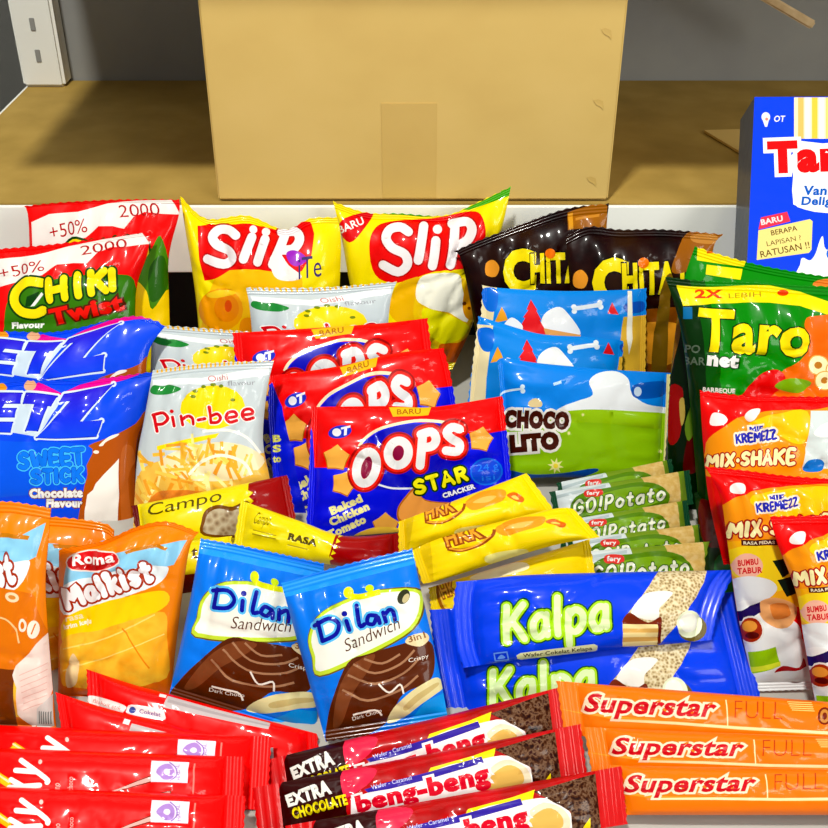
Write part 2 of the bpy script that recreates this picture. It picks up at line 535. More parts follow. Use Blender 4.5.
card = surf_mat('cardboard', ('#CBA95F', '#CFAE63', '#D2B167'), 16, .8, .06, (1, 1, 1.5))
card2 = surf_mat('cardboard_sheet', ('#967932', '#A18239', '#AB8C42'), 22, .85, .12)
white = surf_mat('white_enamel', ('#F4F4EC', '#FAFAF4'), 8, .4, .02)
grey = surf_mat('grey_panel', ('#868686', '#90908E', '#9A9A96'), 9, .55, .05)
grey2 = surf_mat('grey_divider', ('#4E4C56', '#5A5862', '#625F6A'), 9, .55, .05)
tile = surf_mat('floor_tile', ('#A4A19A', '#AEABA4', '#B6B3AC'), 10, .35, .03)
dark = surf_mat('dark_plinth', ('#101010', '#1A1A18'), 10, .6, .03)
wood = surf_mat('raw_wood', ('#B59468', '#CDB084', '#DCC39A'), 60, .7, .1, (1, 8, 1))
tapem = surf_mat('clear_tape', ('#C8A65D', '#CCAA60'), 30, .25, .05)

# ------------------------------------------------------------------ setting
LIPY, SHZ = .7925, .13
fl = box_mesh('floor', -1.6, 1.6, -1.2, 1.6, -.05, 0, tile, bev=0); fl['kind'] = 'structure'
wb = box_mesh('wall_back', -1.6, 1.6, 1.3, 1.35, 0, 2.8, white, bev=0); wb['kind'] = 'structure'

sh = root('shelving_unit', 'white metal store shelving unit with grey back panel behind the snacks', 'shelf', (0, .95, 0))
SL = (0, .95, 0)
box_mesh('shelf_deck', -.392, .75, LIPY + .002, 1.122, SHZ - .025, SHZ - .003, white, sh, loc=SL)
box_mesh('front_lip', -.75, .75, LIPY - .002, LIPY + .0015, .074, SHZ - .0005, white, sh, .0006, SL)
box_mesh('kick_plate', -.75, .75, LIPY + .03, LIPY + .034, .0, .1, dark, sh, .0006, SL)
box_mesh('back_panel', -.393, .75, 1.123, 1.127, .0, .8, grey, sh, 0, SL)
box_mesh('side_panel', -.80, -.394, 1.02, 1.026, .0, .8, grey2, sh, 0, SL)
post = box_mesh('upright_post', -.389, -.347, 1.096, 1.122, SHZ, .8, white, sh, .003, SL)
for i in range(6):
    box_mesh('slot', -.371, -.366, 1.0952, 1.097, SHZ + .025 + i * .03, SHZ + .037 + i * .03, grey, post, .0004, SL)
box_mesh('upper_shelf', -.335, .75, .735, 1.122, .40, .43, white, sh, .001, SL)

sht = root('cardboard_sheet', 'flattened brown cardboard sheet lining the white shelf', 'cardboard', (0, .95, SHZ))
SHT = (0, .95, SHZ)
box_mesh('sheet_body', -.386, .74, LIPY + .0035, 1.1205, SHZ - .002, SHZ, card2, sht, .0006, SHT)

bx = root('cardboard_carton', 'large plain brown cardboard carton standing at the front of the shelf', 'box', (0, .9, SHZ))
BX = (0, .9, SHZ)
B0, B1, BY0, BY1, BZ0, BZ1 = -.1505, .149, .7985, 1.03, SHZ + .0015, .385
box_mesh('front_wall', B0, B1, BY0, BY0 + .004, BZ0, BZ1, card, bx, .0015, BX)
box_mesh('back_wall', B0, B1, BY1 - .004, BY1, BZ0, BZ1, card, bx, .0015, BX)
box_mesh('side_wall', B0, B0 + .004, BY0 + .0042, BY1 - .0042, BZ0, BZ1, card, bx, .0015, BX)
box_mesh('side_wall', B1 - .004, B1, BY0 + .0042, BY1 - .0042, BZ0, BZ1, card, bx, .0015, BX)
box_mesh('top_flap', B0 + .0045, B1 - .0045, BY0 + .0045, BY1 - .0045, BZ1 - .005, BZ1 - .001, card, bx, .001, BX)
box_mesh('bottom_flap', B0 + .0045, B1 - .0045, BY0 + .0045, BY1 - .0045, BZ0 + .0005, BZ0 + .0045, card, bx, .001, BX)
box_mesh('tape_strip', -.024, .017, BY0 - .0004, BY0 + .0002, BZ0 + .002, BZ0 + .075, tapem, bx, 0, BX)
for z, x in ((.257, .137), (.2066, .136), (.1476, .136)):
    q = [(-.005, .002), (-.002, .003), (.002, .0015), (.003, -.003), (.0025, -.005), (.001, -.003), (-.003, -.001)]
    me = mesh_of('dent', [(x + a - BX[0], BY0 - .0004 - BX[1], z + c - BX[2]) for a, c in q] + [(x + .001 - BX[0], BY0 - .0002 - BX[1], z - .0015 - BX[2])],
                 [(i, (i + 1) % 7, 7) for i in range(7)], [tapem] * 7, None, True)
    link('dent', me, bx)

st = root('wooden_stick', 'thin raw wooden stick hanging down beside the grey back panel', 'stick', (.36, 1.06, .30))
box_mesh('stick_body', -.05, .05, -.003, .003, -.004, .004, wood, st, .0015)
st.rotation_euler = (0, R(27), 0)
st.location = (.325, 1.05, .224)

fp = root('cardboard_flap', 'small torn cardboard flap lying on the shelf behind the blue box', 'cardboard', (.28, .93, SHZ))
me = mesh_of('flap_body', [(-.022, .028, .001), (.06, .035, .001), (.06, -.05, .001), (.002, -.045, .001), (-.022, .028, .003), (.06, .035, .003), (.06, -.05, .003), (.002, -.045, .003)],
             [(3, 2, 1, 0), (4, 5, 6, 7), (0, 1, 5, 4), (1, 2, 6, 5), (2, 3, 7, 6), (3, 0, 4, 7)], [card] * 6, None, False)
link('flap_body', me, fp)

# ------------------------------------------------------------------ light: ceiling panels of the shop, dim surroundings
def panel(name, loc, sx, sy, power, aim):
    l = bpy.data.lights.new(name, 'AREA'); l.shape = 'RECTANGLE'; l.size = sx; l.size_y = sy; l.energy = power
    l.color = (1, .995, .92)
    o = bpy.data.objects.new(name, l); COL.objects.link(o); o.location = loc
    o.rotation_euler = (Vector(aim) - Vector(loc)).to_track_quat('-Z', 'Y').to_euler()
panel('ceiling_panel', (-.40, -.30, 2.4), .16, .14, 60, (0, .6, 0))
panel('ceiling_panel', (.9, -.9, 2.3), .6, .3, 10, (0, .7, 0))
panel('side_fill', (1.7, -.9, 1.05), 1.0, .8, 27, (.1, .9, .15))  # added low fill from the right to brighten the back panel; no window known
w = bpy.data.worlds.new('shop'); scn.world = w; w.use_nodes = True
w.node_tree.nodes['Background'].inputs[0].default_value = (1, 1, .95, 1)
w.node_tree.nodes['Background'].inputs[1].default_value = .26
scn.view_settings.view_transform = 'Standard'; scn.view_settings.look = 'None'
scn.view_settings.gamma = 1; scn.view_settings.exposure = 0; scn.view_settings.use_curve_mapping = False

# ================================================================== the snacks, back row first
RED, YEL, WHT = '#F5120F', '#FFE606', '#F4F2EE'


# ---- cheese twist bags, red with green
def d_twist(d):
    d.at(0, 190, 4.358)
    d.P('#F4ECE6', [(-90, 330), (0, 300), (150, 285), (300, 245), (450, 215), (620, 187), (655, 235), (560, 245), (480, 250), (420, 275), (380, 320), (320, 318), (250, 325), (180, 370), (90, 395), (0, 422), (-90, 440)])
    d.T('+50%', (2, 388), (190, 350), 46, '#B5161A', w=.0)
    d.T('2000', (355, 285), (555, 250), 40, '#B5161A', w=.0)
    d.S('#3B7A12', [(20, 560), (55, 450), (190, 400), (350, 372), (510, 368), (585, 395), (600, 560), (560, 700), (300, 720), (40, 700)])
    o = (('#1D4408', 9),)
    d.K([[(180, 405), (120, 400), (70, 440), (62, 490), (95, 530), (150, 540), (185, 525)]], 40, YEL, o)
    d.P('#1D4408', [(118, 465), (172, 440), (150, 500), (110, 510)]); d.P('#F4F2EE', [(180, 445), (190, 455), (150, 505), (132, 508)])
    d.K([[(212, 395), (218, 480)], [(278, 385), (286, 470)], [(215, 440), (282, 425)], [(338, 370), (346, 460)], [(396, 360), (402, 450)], [(455, 352), (402, 405)], [(420, 395), (462, 438)], [(488, 352), (492, 430)]], 33, YEL, o)
    d.T('Twist', (225, 592), (545, 522), 72, '#F5221C', (('#5A2A08', 7),), w=.05)
    d.T('Flavour', (50, 605), (190, 600), 28, WHT, w=.05)
    d.S(YEL, [(120, 700), (240, 650), (420, 660), (540, 720), (420, 900), (160, 900)])


def x_twist(d):
    d.at(0, 190, 4.358)
    d.S('#4C8A12', [(700, 200), (660, 260), (620, 330), (600, 400), (640, 440), (670, 520), (730, 440), (740, 330)])
    d.S('#FFD60A', [(590, 405), (640, 440), (665, 520), (740, 430), (760, 600), (590, 600)])
    d.S('#2F6410', [(690, 290), (650, 350), (655, 480), (700, 470), (735, 400), (720, 300)])


G = 'red twisted snack bags against the shelf'
pack('snack_bag', 'red and green snack bag with fat yellow letters, in front of its twin', 'snack bag', G, 'twist', RED,
     dict(TL=(-24, 250), TR=(151, 231), BR=(134, 405), BL=(-22, 415), top=((40, 245), (100, 238)), right=((147, 255), (137, 285), (135, 320)), tilt=62, yf=.655, T=.014, seal=.025, seed=1), d_twist)
pack('snack_bag', 'red snack bag leaning on the shelf lip behind a second red bag', 'snack bag', G, 'twist', RED,
     dict(TL=(22, 206), TR=(179, 199), BR=(172, 405), BL=(30, 405), top=((60, 202), (120, 199)), right=((179, 214), (169, 255), (169, 300)), left=((29, 230),), tilt=68, yf=.692, T=.013, seal=.025, seed=2), extra=x_twist)


# ---- yellow chip bags with a red panel
def d_rings(d):
    d.at(160, 180, 4.358)
    d.S('#FFC20A', [(240, 420), (300, 390), (420, 395), (600, 400), (620, 520), (600, 800), (180, 800), (190, 600)])
    d.P('#F0141A', [(162, 200), (215, 190), (330, 193), (430, 200), (540, 218), (600, 185), (655, 182), (672, 235), (660, 330), (620, 395), (500, 400), (400, 392), (300, 395), (192, 440), (170, 350)])
    d.K([[(330, 240), (300, 218), (255, 218), (228, 250), (250, 285), (300, 310), (312, 345), (275, 368), (205, 345)], [(398, 250), (362, 345)], [(458, 258), (424, 358)],
         [(545, 235), (492, 368)], [(530, 228), (590, 225), (608, 260), (580, 300), (520, 305)]], 40, '#F6EEF0', (('#C40C18', 7),))
    d.E('#F6EEF0', 405, 216, 18); d.E('#F6EEF0', 462, 226, 18)
    d.S('#FFF3F0', [(480, 340), (520, 320), (560, 370), (620, 420), (560, 440), (500, 420)])
    d.S('#A02AC4', [(550, 320), (580, 305), (620, 320), (640, 350), (600, 375), (565, 360)])
    d.T('iTe', (605, 432), (705, 418), 92, '#3A3070', w=.0, shear=.12)
    d.E('#F9A01C', 265, 565, 98, 92); d.E('#F28A18', 290, 560, 55, 60); d.E('#E2500C', 296, 550, 17, 26)
    d.S('#FFD22A', [(200, 500), (260, 480), (330, 490), (300, 505), (230, 515)])
    d.S('#F79518', [(350, 620), (390, 600), (420, 640), (400, 720), (350, 720)])


pack('chip_bag', 'yellow chip bag with a pinched top, printed with an orange ring', 'snack bag', 'yellow chip bags', 'rings', YEL,
     dict(TL=(180, 195), TR=(337, 217), BR=(334, 385), BL=(203, 390), top=((206, 218), (247, 215), (284, 229), (310, 218)), right=((341, 252),), left=((186, 235), (196, 300)),
          tilt=70, yf=.710, T=.02, seal=.04, seed=3, wrinkle=1.0), d_rings)


def d_ball(d):
    d.at(320, 180, 4.358)
    d.S('#F0141A', [(215, 290), (240, 210), (310, 180), (500, 165), (640, 138), (700, 150), (722, 240), (690, 300), (650, 380), (500, 400), (340, 450), (240, 415)])
    d.K([[(385, 225), (350, 205), (305, 215), (288, 255), (315, 295), (370, 325), (380, 370), (340, 402), (275, 370)], [(452, 200), (428, 350)], [(505, 265), (490, 375)],
         [(588, 195), (568, 370)], [(575, 190), (640, 182), (662, 215), (640, 265), (588, 290)]], 40, '#F6EEF0', (('#C40C18', 7),))
    d.E('#F6EEF0', 512, 215, 20)
    d.S('#E01020', [(82, 215), (110, 165), (230, 140), (190, 215), (130, 272)])
    d.T('BARU', (88, 235), (195, 190), 34, WHT, w=.02)
    d.P('#3FA015', [(200, 128), (350, 140), (540, 152), (440, 160), (300, 150)])
    d.P('#4CB014', [(620, 130), (720, 85), (835, 25), (838, 70), (740, 100), (650, 130)])
    d.S('#F3B80C', [(330, 470), (400, 430), (440, 440), (450, 600), (380, 640), (300, 580)])
    d.E('#F6C81A', 555, 575, 150, 165); d.S('#FFFBE8', [(430, 440), (480, 410), (600, 410), (620, 470), (640, 560), (640, 620), (560, 580), (480, 560), (420, 520)])
    d.S('#F6EC1A', [(450, 560), (560, 590), (650, 640), (600, 700), (520, 710), (460, 650)])
    d.S('#E79A1A', [(640, 450), (690, 480), (700, 580), (650, 610), (622, 560)])
    d.E('#7A4008', 630, 540, 9); d.E('#7A4008', 650, 560, 7)
    d.S('#E2661A', [(520, 720), (600, 710), (660, 680), (640, 780), (540, 790)])


pack('chip_bag', 'yellow chip bag with peaked green-edged top and a round potato ball', 'snack bag', 'yellow chip bags', 'ball', YEL,
     dict(TL=(333, 201), TR=(511, 186), BR=(452, 370), BL=(372, 385), top=((366, 212), (400, 213), (444, 215), (475, 203)), right=((500, 235), (480, 281), (474, 320)), left=((342, 240), (350, 285)),
          tilt=70, yf=.722, T=.018, seal=.04, seed=4), d_ball)


# ---- dark chip bags
def d_dark(cx, cy, s):
    def f(d):
        d.at(cx, cy, 1 / s)
        d.T('C', (0, 62), (36, 62), 48, YEL, (('#120A06', 1.5),), w=.07)
        d.T('HiTATO', (30, 52), (118, 49), 33, YEL, (('#120A06', 1.5),), w=.05)
        d.E('#FF7A1A', 51, 19, 5.5)
        d.S('#F09A30', [(-18, 30), (-10, 26), (-4, 34), (-8, 44), (-18, 42)])
        d.S('#8A4A12', [(20, 75), (60, 65), (110, 70), (120, 130), (30, 130)])
        d.S('#E8962A', [(40, 85), (75, 78), (100, 90), (80, 120), (45, 115)])
    return f


def x_dark_strip(d):
    d.at(440, 190, 3.764)
    d.P('#A0601C', [(480, 85), (610, 45), (630, 60), (628, 145), (480, 150)])
    d.P('#D9952A', [(482, 90), (500, 85), (500, 145), (484, 148)])
    d.P('#C98430', [(510, 105), (600, 90), (600, 100), (510, 115)])


def x_dark_corner(d):
    d.at(648, 220, 4.6)
    d.S('#9A5A1E', [(130, 150), (180, 60), (260, 50), (340, 60), (345, 140), (200, 230), (110, 240)])
    d.S('#C08038', [(200, 70), (300, 65), (330, 100), (280, 110), (210, 100)])
    d.S('#7A5A20', [(60, 330), (110, 250), (100, 450), (80, 700), (20, 700)])


DK = 'noise:#1C100A,#2A1A12,#35241A:30'
pack('chip_bag', 'black chip bag slumped low beside the yellow bag with peaked corners', 'snack bag', 'dark brown chip bags', 'dark1', DK,
     dict(TL=(454, 251), TR=(609, 203), BR=(602, 370), BL=(485, 385), top=((474, 242), (520, 224), (567, 208)), right=((606, 240),), left=((464, 270),), tilt=70, yf=.700, T=.012, seal=.06, seed=5, wrinkle=1.7),
     d_dark(503, 236, .93), x_dark_strip)
pack('chip_bag', 'black chip bag with crumpled brown corner beside the green bags', 'snack bag', 'dark brown chip bags', 'dark2', DK,
     dict(TL=(566, 236), TR=(723, 234), BR=(722, 390), BL=(578, 390), top=((589, 226), (620, 229), (665, 229)), right=((712, 262),), tilt=68, yf=.674, T=.012, seal=.06, seed=6, wrinkle=1.7),
     d_dark(592, 244, 1.0), x_dark_corner)


# ---- blue wafer box
def d_wbox(d):
    d.at(648, 80, 4.6)
    d.P('#F6E9C8', [(672, 80), (1300, 80), (1300, 270), (672, 270)])
    for i, c in enumerate(('#F2C46A', '#FFF8E8', '#F6D04A', '#FFF8E8', '#F4DE7A', '#FFF8E8', '#F2C46A')):
        d.P(c, [(690 + i * 32, 80), (716 + i * 32, 80), (716 + i * 32, 270), (690 + i * 32, 270)])
    d.S('#FFFFFF', [(668, 440), (668, 560), (720, 595), (828, 612), (1000, 600), (1300, 540), (1300, 300), (700, 300)], 2)
    d.P('#FFFFFF', [(668, 445), (668, 572), (720, 594), (828, 608), (1300, 600), (1300, 350), (700, 280)])
    d.T('Taro', (552, 432), (1000, 415), 150, '#F0141E', (('#FFFFFF', 16),), w=.06)
    d.T('Vanilla', (712, 530), (905, 530), 44, '#1760C8', w=.04, shear=.12)
    d.T('Delight', (704, 576), (900, 576), 40, '#1760C8', w=.04, shear=.12)
    d.E(WHT, 542, 170, 20, 22); d.P(WHT, [(528, 185), (556, 185), (548, 215), (538, 215)]); d.E('#E88A80', 546, 180, 7)
    d.T('OT', (578, 192), (628, 192), 28, WHT, w=.02, shear=.15)
    d.P('#F03A50', [(508, 688), (520, 632), (640, 606), (655, 650)])
    d.T('BARU', (522, 668), (622, 648), 26, '#FFE8E8', w=.03)
    d.P('#F8E48A', [(500, 828), (508, 692), (745, 640), (757, 650), (752, 780), (740, 795)])
    d.T('BERAPA', (568, 716), (688, 692), 24, '#6A4A20', w=.015)
    d.T('LAPISAN ?', (548, 765), (705, 735), 22, '#6A4A20', w=.0)
    d.T('RATUSAN !!', (520, 818), (745, 772), 30, '#6A4A20', w=.01)
    d.S('#FFFFFF', [(700, 850), (712, 818), (745, 830), (770, 800), (790, 740), (805, 720), (820, 780), (900, 760), (1300, 740), (1300, 1000), (690, 1000)])
    d.E('#2A6AE0', 860, 800, 40, 34)


pack('wafer_box', 'tall blue cardboard wafer box leaning back against the shelf edge', 'box', None, 'wbox', '#0446EE',
     dict(TL=(754.5, 97), TR=(900, 96), BR=(878, 400), BL=(741, 400), tilt=45, yf=.603, flat=True, seal=0), d_wbox, depth=.036, sealkey='#5F6672', backkey='#0A3CC8')


# ---- green net snack bags
def d_net(d):
    d.at(648, 220, 4.6)
    d.P('#12340C', [(60, 250), (190, 250), (260, 1500), (40, 1500)]); d.P('#0C5A10', [(190, 250), (260, 250), (310, 1500), (260, 1500)])
    d.P('#F2E21A', [(130, 300), (300, 308), (560, 300), (700, 330), (1000, 440), (1000, 500), (700, 395), (560, 380), (300, 385), (160, 395)])
    d.T('2X', (215, 360), (345, 360), 40, '#E2441A', w=.04)
    d.T('LEBIH', (370, 360), (520, 352), 22, '#B88A10', w=.0)
    d.E('#E2441A', 620, 335, 26, 14)
    d.S('#F06A1A', [(720, 480), (780, 440), (1000, 470), (1000, 1000), (600, 900), (520, 780), (640, 690), (745, 600)])
    d.S('#E01A12', [(520, 720), (600, 690), (640, 740), (560, 830), (420, 840)])
    d.S('#7AA81A', [(590, 770), (660, 730), (760, 750), (700, 800)])
    for x, y, r in ((790, 670, 42), (870, 690, 44), (820, 740, 40), (920, 760, 46)):
        d.E('#E0A84A', x, y, r + 5); d.E('#FFF0B8', x, y, r); d.E('#C07A2A', x, y, r * .4)
    d.T('Taro', (222, 602), (745, 636), 200, YEL, (('#123A08', 6),), w=.035)
    d.T('net', (268, 668), (415, 684), 66, WHT, (('#0E4A0A', 5),), w=.06)
    d.T('PO', (170, 610), (240, 612), 36, '#5A6A58', w=.02)
    d.T('BAR', (165, 665), (262, 668), 36, '#5A6A58', w=.02)
    d.Q('#1A6AA0', 160, 400, 205, 455)
    d.T('BARBEQUE', (250, 790), (400, 798), 22, '#F0E8E0', w=.04)


NG = 'grad:#0A6A0E,#0C8A14,#108416:v'
pack('snack_bag', 'green snack bag with huge yellow letters behind the red and orange noodle packs', 'snack bag', 'green net snack bags', 'net', NG,
     dict(TL=(665, 276), TR=(872, 288), BR=(860, 545), BL=(702, 545), top=((700, 280), (745, 281), (790, 284)), left=((680, 325), (690, 400)), tilt=65, yf=.548, T=.017, seal=.04, seed=7), d_net)


def d_netb(d):
    d.at(648, 220, 4.6)
    d.P('#18280C', [(60, 250), (200, 290), (250, 400), (330, 1600), (0, 1600), (0, 400)]); d.S('#4A4218', [(90, 300), (190, 330), (180, 480), (110, 520), (70, 420)])
    d.P(YEL, [(225, 110), (330, 140), (450, 190), (440, 215), (225, 185)])
    d.P('#E26A1A', [(270, 135), (300, 130), (310, 150), (270, 155)])
    d.P(YEL, [(270, 205), (435, 225), (425, 275), (265, 250)])
    d.S('#F08030', [(760, 290), (830, 270), (900, 290), (900, 360), (790, 350)])
    d.S('#8A5A1E', [(110, 420), (150, 500), (120, 640), (90, 760), (70, 600)])
    d.at(668, 360, 5.175)
    d.S('#A01A12', [(5, 150), (70, 140), (80, 210), (60, 400), (0, 420)]); d.S('#C8A850', [(60, 220), (85, 200), (90, 290), (70, 340)])
    d.S('#5A1410', [(100, 420), (150, 400), (170, 560), (80, 580)]); d.S('#6A8A2A', [(90, 330), (150, 200), (170, 300), (110, 420)])


pack('snack_bag', 'green snack bag mostly hidden behind another green bag, against the blue box', 'snack bag', 'green net snack bags', 'netb', '#128A14',
     dict(TL=(695, 246), TR=(870, 282), BR=(850, 545), BL=(672, 545), top=((745, 261), (800, 272)), left=((680, 300), (668, 420)), tilt=65, yf=.585, T=.012, seal=.03, seed=8), d_netb)


# ---- blue chocolate snack packs with a meadow
def d_meadow(d):
    d.at(490, 350, 4.14)
    d.P('#0C86EE', [(-20, -30), (850, -30), (850, 275), (740, 268), (600, 255), (420, 245), (300, 258), (-20, 275)])
    d.S('#F2F6FA', [(275, 262), (300, 235), (365, 210), (425, 185), (410, 130), (450, 95), (520, 88), (572, 118), (588, 180), (650, 225), (750, 242), (750, 272), (600, 262), (420, 256)])
    d.S('#9CCB1E', [(-20, 275), (150, 262), (300, 254), (420, 246), (600, 254), (760, 270), (760, 330), (400, 300), (-20, 330)])
    d.S('#0C4FA8', [(60, 495), (170, 515), (300, 510), (430, 490), (440, 505), (330, 540), (200, 545), (60, 530)])
    for t, a, b, h in (('CHOCO', (58, 322), (328, 332), 76), ('LITO', (84, 428), (290, 412), 76)):
        d.T(t, a, b, h, '#4A2218', (('#F6F0E8', 11),), w=.095)
    d.S('#1458B8', [(585, 165), (610, 140), (720, 130), (728, 175), (690, 198), (605, 200)])
    d.E('#C8DCF4', 612, 172, 16, 20)
    for x, y, r in ((272, 480, 34), (385, 268, 8), (328, 345, 10), (705, 420, 10)):
        d.star('#F4F09A', x, y, r, .45, 10, 8)
    d.E('#F8E040', 272, 480, 10)
    d.L_('#D8ECFA', [(40, 188), (140, 160)], 9); d.E('#D8ECFA', 134, 152, 10); d.E('#D8ECFA', 136, 170, 10)
    d.L_('#BFE0FA', [(262, 142), (295, 132)], 12)
    d.S('#D8C08A', [(160, 215), (190, 200), (215, 215), (210, 235), (165, 235)])
    d.P('#F4E8A0', [(732, 100), (748, 100), (728, 480), (716, 480)])


CG = 'meadow printed chocolate packs'
pack('biscuit_pack', 'blue and green meadow printed chocolate pack at the front of its stack', 'snack pack', CG, 'meadow', '#92C61E',
     dict(TL=(497, 361), TR=(671, 373), BR=(664, 486), BL=(507, 482), top=((505, 358), (538, 363), (591, 368), (616, 370)), bottom=((533, 478), (591, 478)), ends='h', seal=.035, g=(4, .6), tilt=60, yf=.597, T=.008, seed=9), d_meadow)


def d_tree(d):
    d.at(440, 190, 3.764)
    d.P('#F4E2B0', [(150, 355), (215, 360), (190, 560), (170, 1000), (100, 1000)])
    d.S('#0F6FE0', [(160, 372), (215, 375), (212, 450), (180, 455), (160, 420)])
    d.S('#F4F6FA', [(380, 500), (400, 460), (450, 440), (490, 475), (530, 540), (480, 560), (400, 550)])
    d.P('#E8242A', [(342, 412), (325, 450), (332, 452), (312, 480), (320, 482), (298, 520), (400, 555), (395, 525), (375, 490), (380, 488), (362, 455), (366, 452)])
    d.P('#F0A22A', [(232, 440), (218, 470), (205, 500), (255, 490), (246, 465)])
    d.P('#E8A45A', [(390, 520), (530, 545), (530, 556), (400, 556)])
    d.P('#E8242A', [(648, 422), (630, 465), (672, 470)])
    d.L_('#EAF2FA', [(508, 446), (604, 432)], 16); 
    for x, y in ((504, 440), (506, 456), (602, 424), (606, 440)): d.E('#EAF2FA', x, y, 10)
    d.S('#0C55C0', [(690, 440), (710, 425), (765, 420), (765, 455), (710, 465)])
    d.P('#E6B43A', [(690, 478), (780, 470), (780, 700), (660, 700)])
    d.P('#FAF4E2', [(706, 380), (722, 380), (724, 560), (712, 620), (702, 560)])
    d.S('#F4F6FA', [(240, 510), (270, 480), (310, 510), (300, 540), (250, 540)])


pack('biscuit_pack', 'blue chocolate pack with red trees, middle one of its stack of three', 'snack pack', CG, 'tree', '#128AEC',
     dict(TL=(478, 316), TR=(624, 341), BR=(618, 445), BL=(464, 430), top=((501, 323), (541, 334), (589, 337)), left=((470, 380),), ends='h', seal=.035, g=(4, .6), tilt=60, yf=.619, T=.007, seed=10),
     lambda d: d_tree(d.shift(-4, 40)))
pack('biscuit_pack', 'blue chocolate pack with gold side strip, rearmost of its stack', 'snack pack', CG, 'tree_b', '#128AEC',
     dict(TL=(482, 285), TR=(647, 288), BR=(645, 440), BL=(474, 430), top=((500, 288), (560, 291), (620, 290)), ends='h', seal=.035, g=(4, .6), tilt=60, yf=.641, T=.007, seed=11), d_tree)


# ---- white bee snack packs
def d_bee(d):
    d.at(130, 340, 4.6)
    d.P('#F4F6F6', [(105, 185), (330, 175), (640, 120), (640, 160), (330, 205), (105, 210)])
    d.S('#2A8A3C', [(92, 235), (108, 208), (150, 212), (180, 205), (232, 222), (200, 245), (150, 252), (110, 250)])
    d.E('#FFDE12', 378, 310, 150, 102, -4)
    for x, y in ((300, 235), (340, 215), (380, 205), (420, 212), (470, 275), (290, 260)): d.E('#7A8A1A', x, y, 12, 8)
    d.P('#FFE21A', [(120, 488), (260, 455), (410, 428), (395, 450), (260, 480), (120, 508)])
    rs = random.Random(5)
    d.S('#F7C250', [(30, 640), (120, 560), (300, 560), (480, 560), (640, 520), (700, 640), (720, 900), (0, 900)])
    d.S('#F6E6B8', [(140, 560), (240, 500), (400, 470), (540, 490), (620, 560), (500, 640), (250, 640)])
    d.L_('#FFFBF0', [(330, 420), (450, 415), (540, 450), (600, 520)], 12)
    for i in range(110):
        x, y = rs.uniform(40, 660), rs.uniform(520, 800)
        if rs.random() < .15: x, y = rs.uniform(200, 430), rs.uniform(470, 540)
        a = rs.uniform(-.5, .5) + (1.2 if rs.random() < .3 else 0); l = rs.uniform(55, 110)
        c = rs.choice(['#FFE070', '#FBC040', '#FFD458', '#F4A030', '#FFF09A', '#F8B438'])
        d.L_(c, [(x - math.sin(a) * l / 2, y - math.cos(a) * l / 2), (x + math.sin(a) * l / 2, y + math.cos(a) * l / 2)], rs.uniform(11, 18))
    d.L_('#FFF8E0', [(270, 620), (330, 560), (420, 530), (520, 560), (560, 620)], 14)
    d.S('#EE8A30', [(100, 720), (220, 690), (420, 700), (560, 680), (700, 660), (720, 900), (90, 900)])
    d.K([[(108, 345), (122, 420)], [(105, 345), (150, 335), (172, 360), (150, 385), (116, 388)], [(192, 355), (198, 395)], [(232, 350), (240, 390)], [(236, 368), (262, 350), (284, 360), (288, 386)],
         [(312, 368), (340, 362)], [(360, 308), (370, 380)], [(368, 350), (400, 340), (415, 358), (402, 378), (372, 380)],
         [(440, 358), (488, 350), (478, 330), (450, 334), (440, 358), (458, 378), (490, 370)], [(515, 345), (563, 338), (553, 318), (525, 322), (515, 345), (533, 366), (566, 358)]], 15, '#D81A24', (('#F8F4F0', 5),))
    d.E('#D81A24', 190, 328, 9)
    d.T('Oishi', (362, 192), (452, 182), 26, '#D07070', w=0)
    d.T('flavour', (450, 210), (575, 205), 22, '#9A9AA2', w=0)
    for i in range(27):
        x = 122 + i * 20.5; y = 152 - (i * 2.1)
        d.P('#F0B428', [(x, y - 20), (x + 9, y - 21), (x + 9, y - 1), (x, y)])


BG = 'white fried stick packs'
pack('snack_bag', 'white pack of fried potato sticks with red lettering beside the blue packs', 'snack bag', BG, 'bee', '#CBD4D8',
     dict(TL=(153, 370), TR=(274, 360), BR=(278, 532), BL=(133, 532), top=((202, 363),), right=((267, 390), (263, 440), (270, 480)), left=((144, 420), (137, 460)), tilt=56, yf=.553, T=.013, seal=.055, seed=12), d_bee)
pack('snack_bag', 'white fried stick pack standing between the blue pack tip and red cracker packs', 'snack bag', BG, 'bee', '#CBD4D8',
     dict(TL=(152, 324), TR=(290, 334), BR=(285, 450), BL=(148, 450), tilt=58, yf=.636, T=.010, seal=.055, seed=13))
pack('snack_bag', 'white fried stick pack half hidden below the two yellow chip bags', 'snack bag', BG, 'bee', '#CBD4D8',
     dict(TL=(246, 287), TR=(397, 281), BR=(382, 430), BL=(258, 430), top=((320, 287),), right=((389, 312),), left=((251, 320),), tilt=62, yf=.652, T=.010, seal=.055, seed=14))


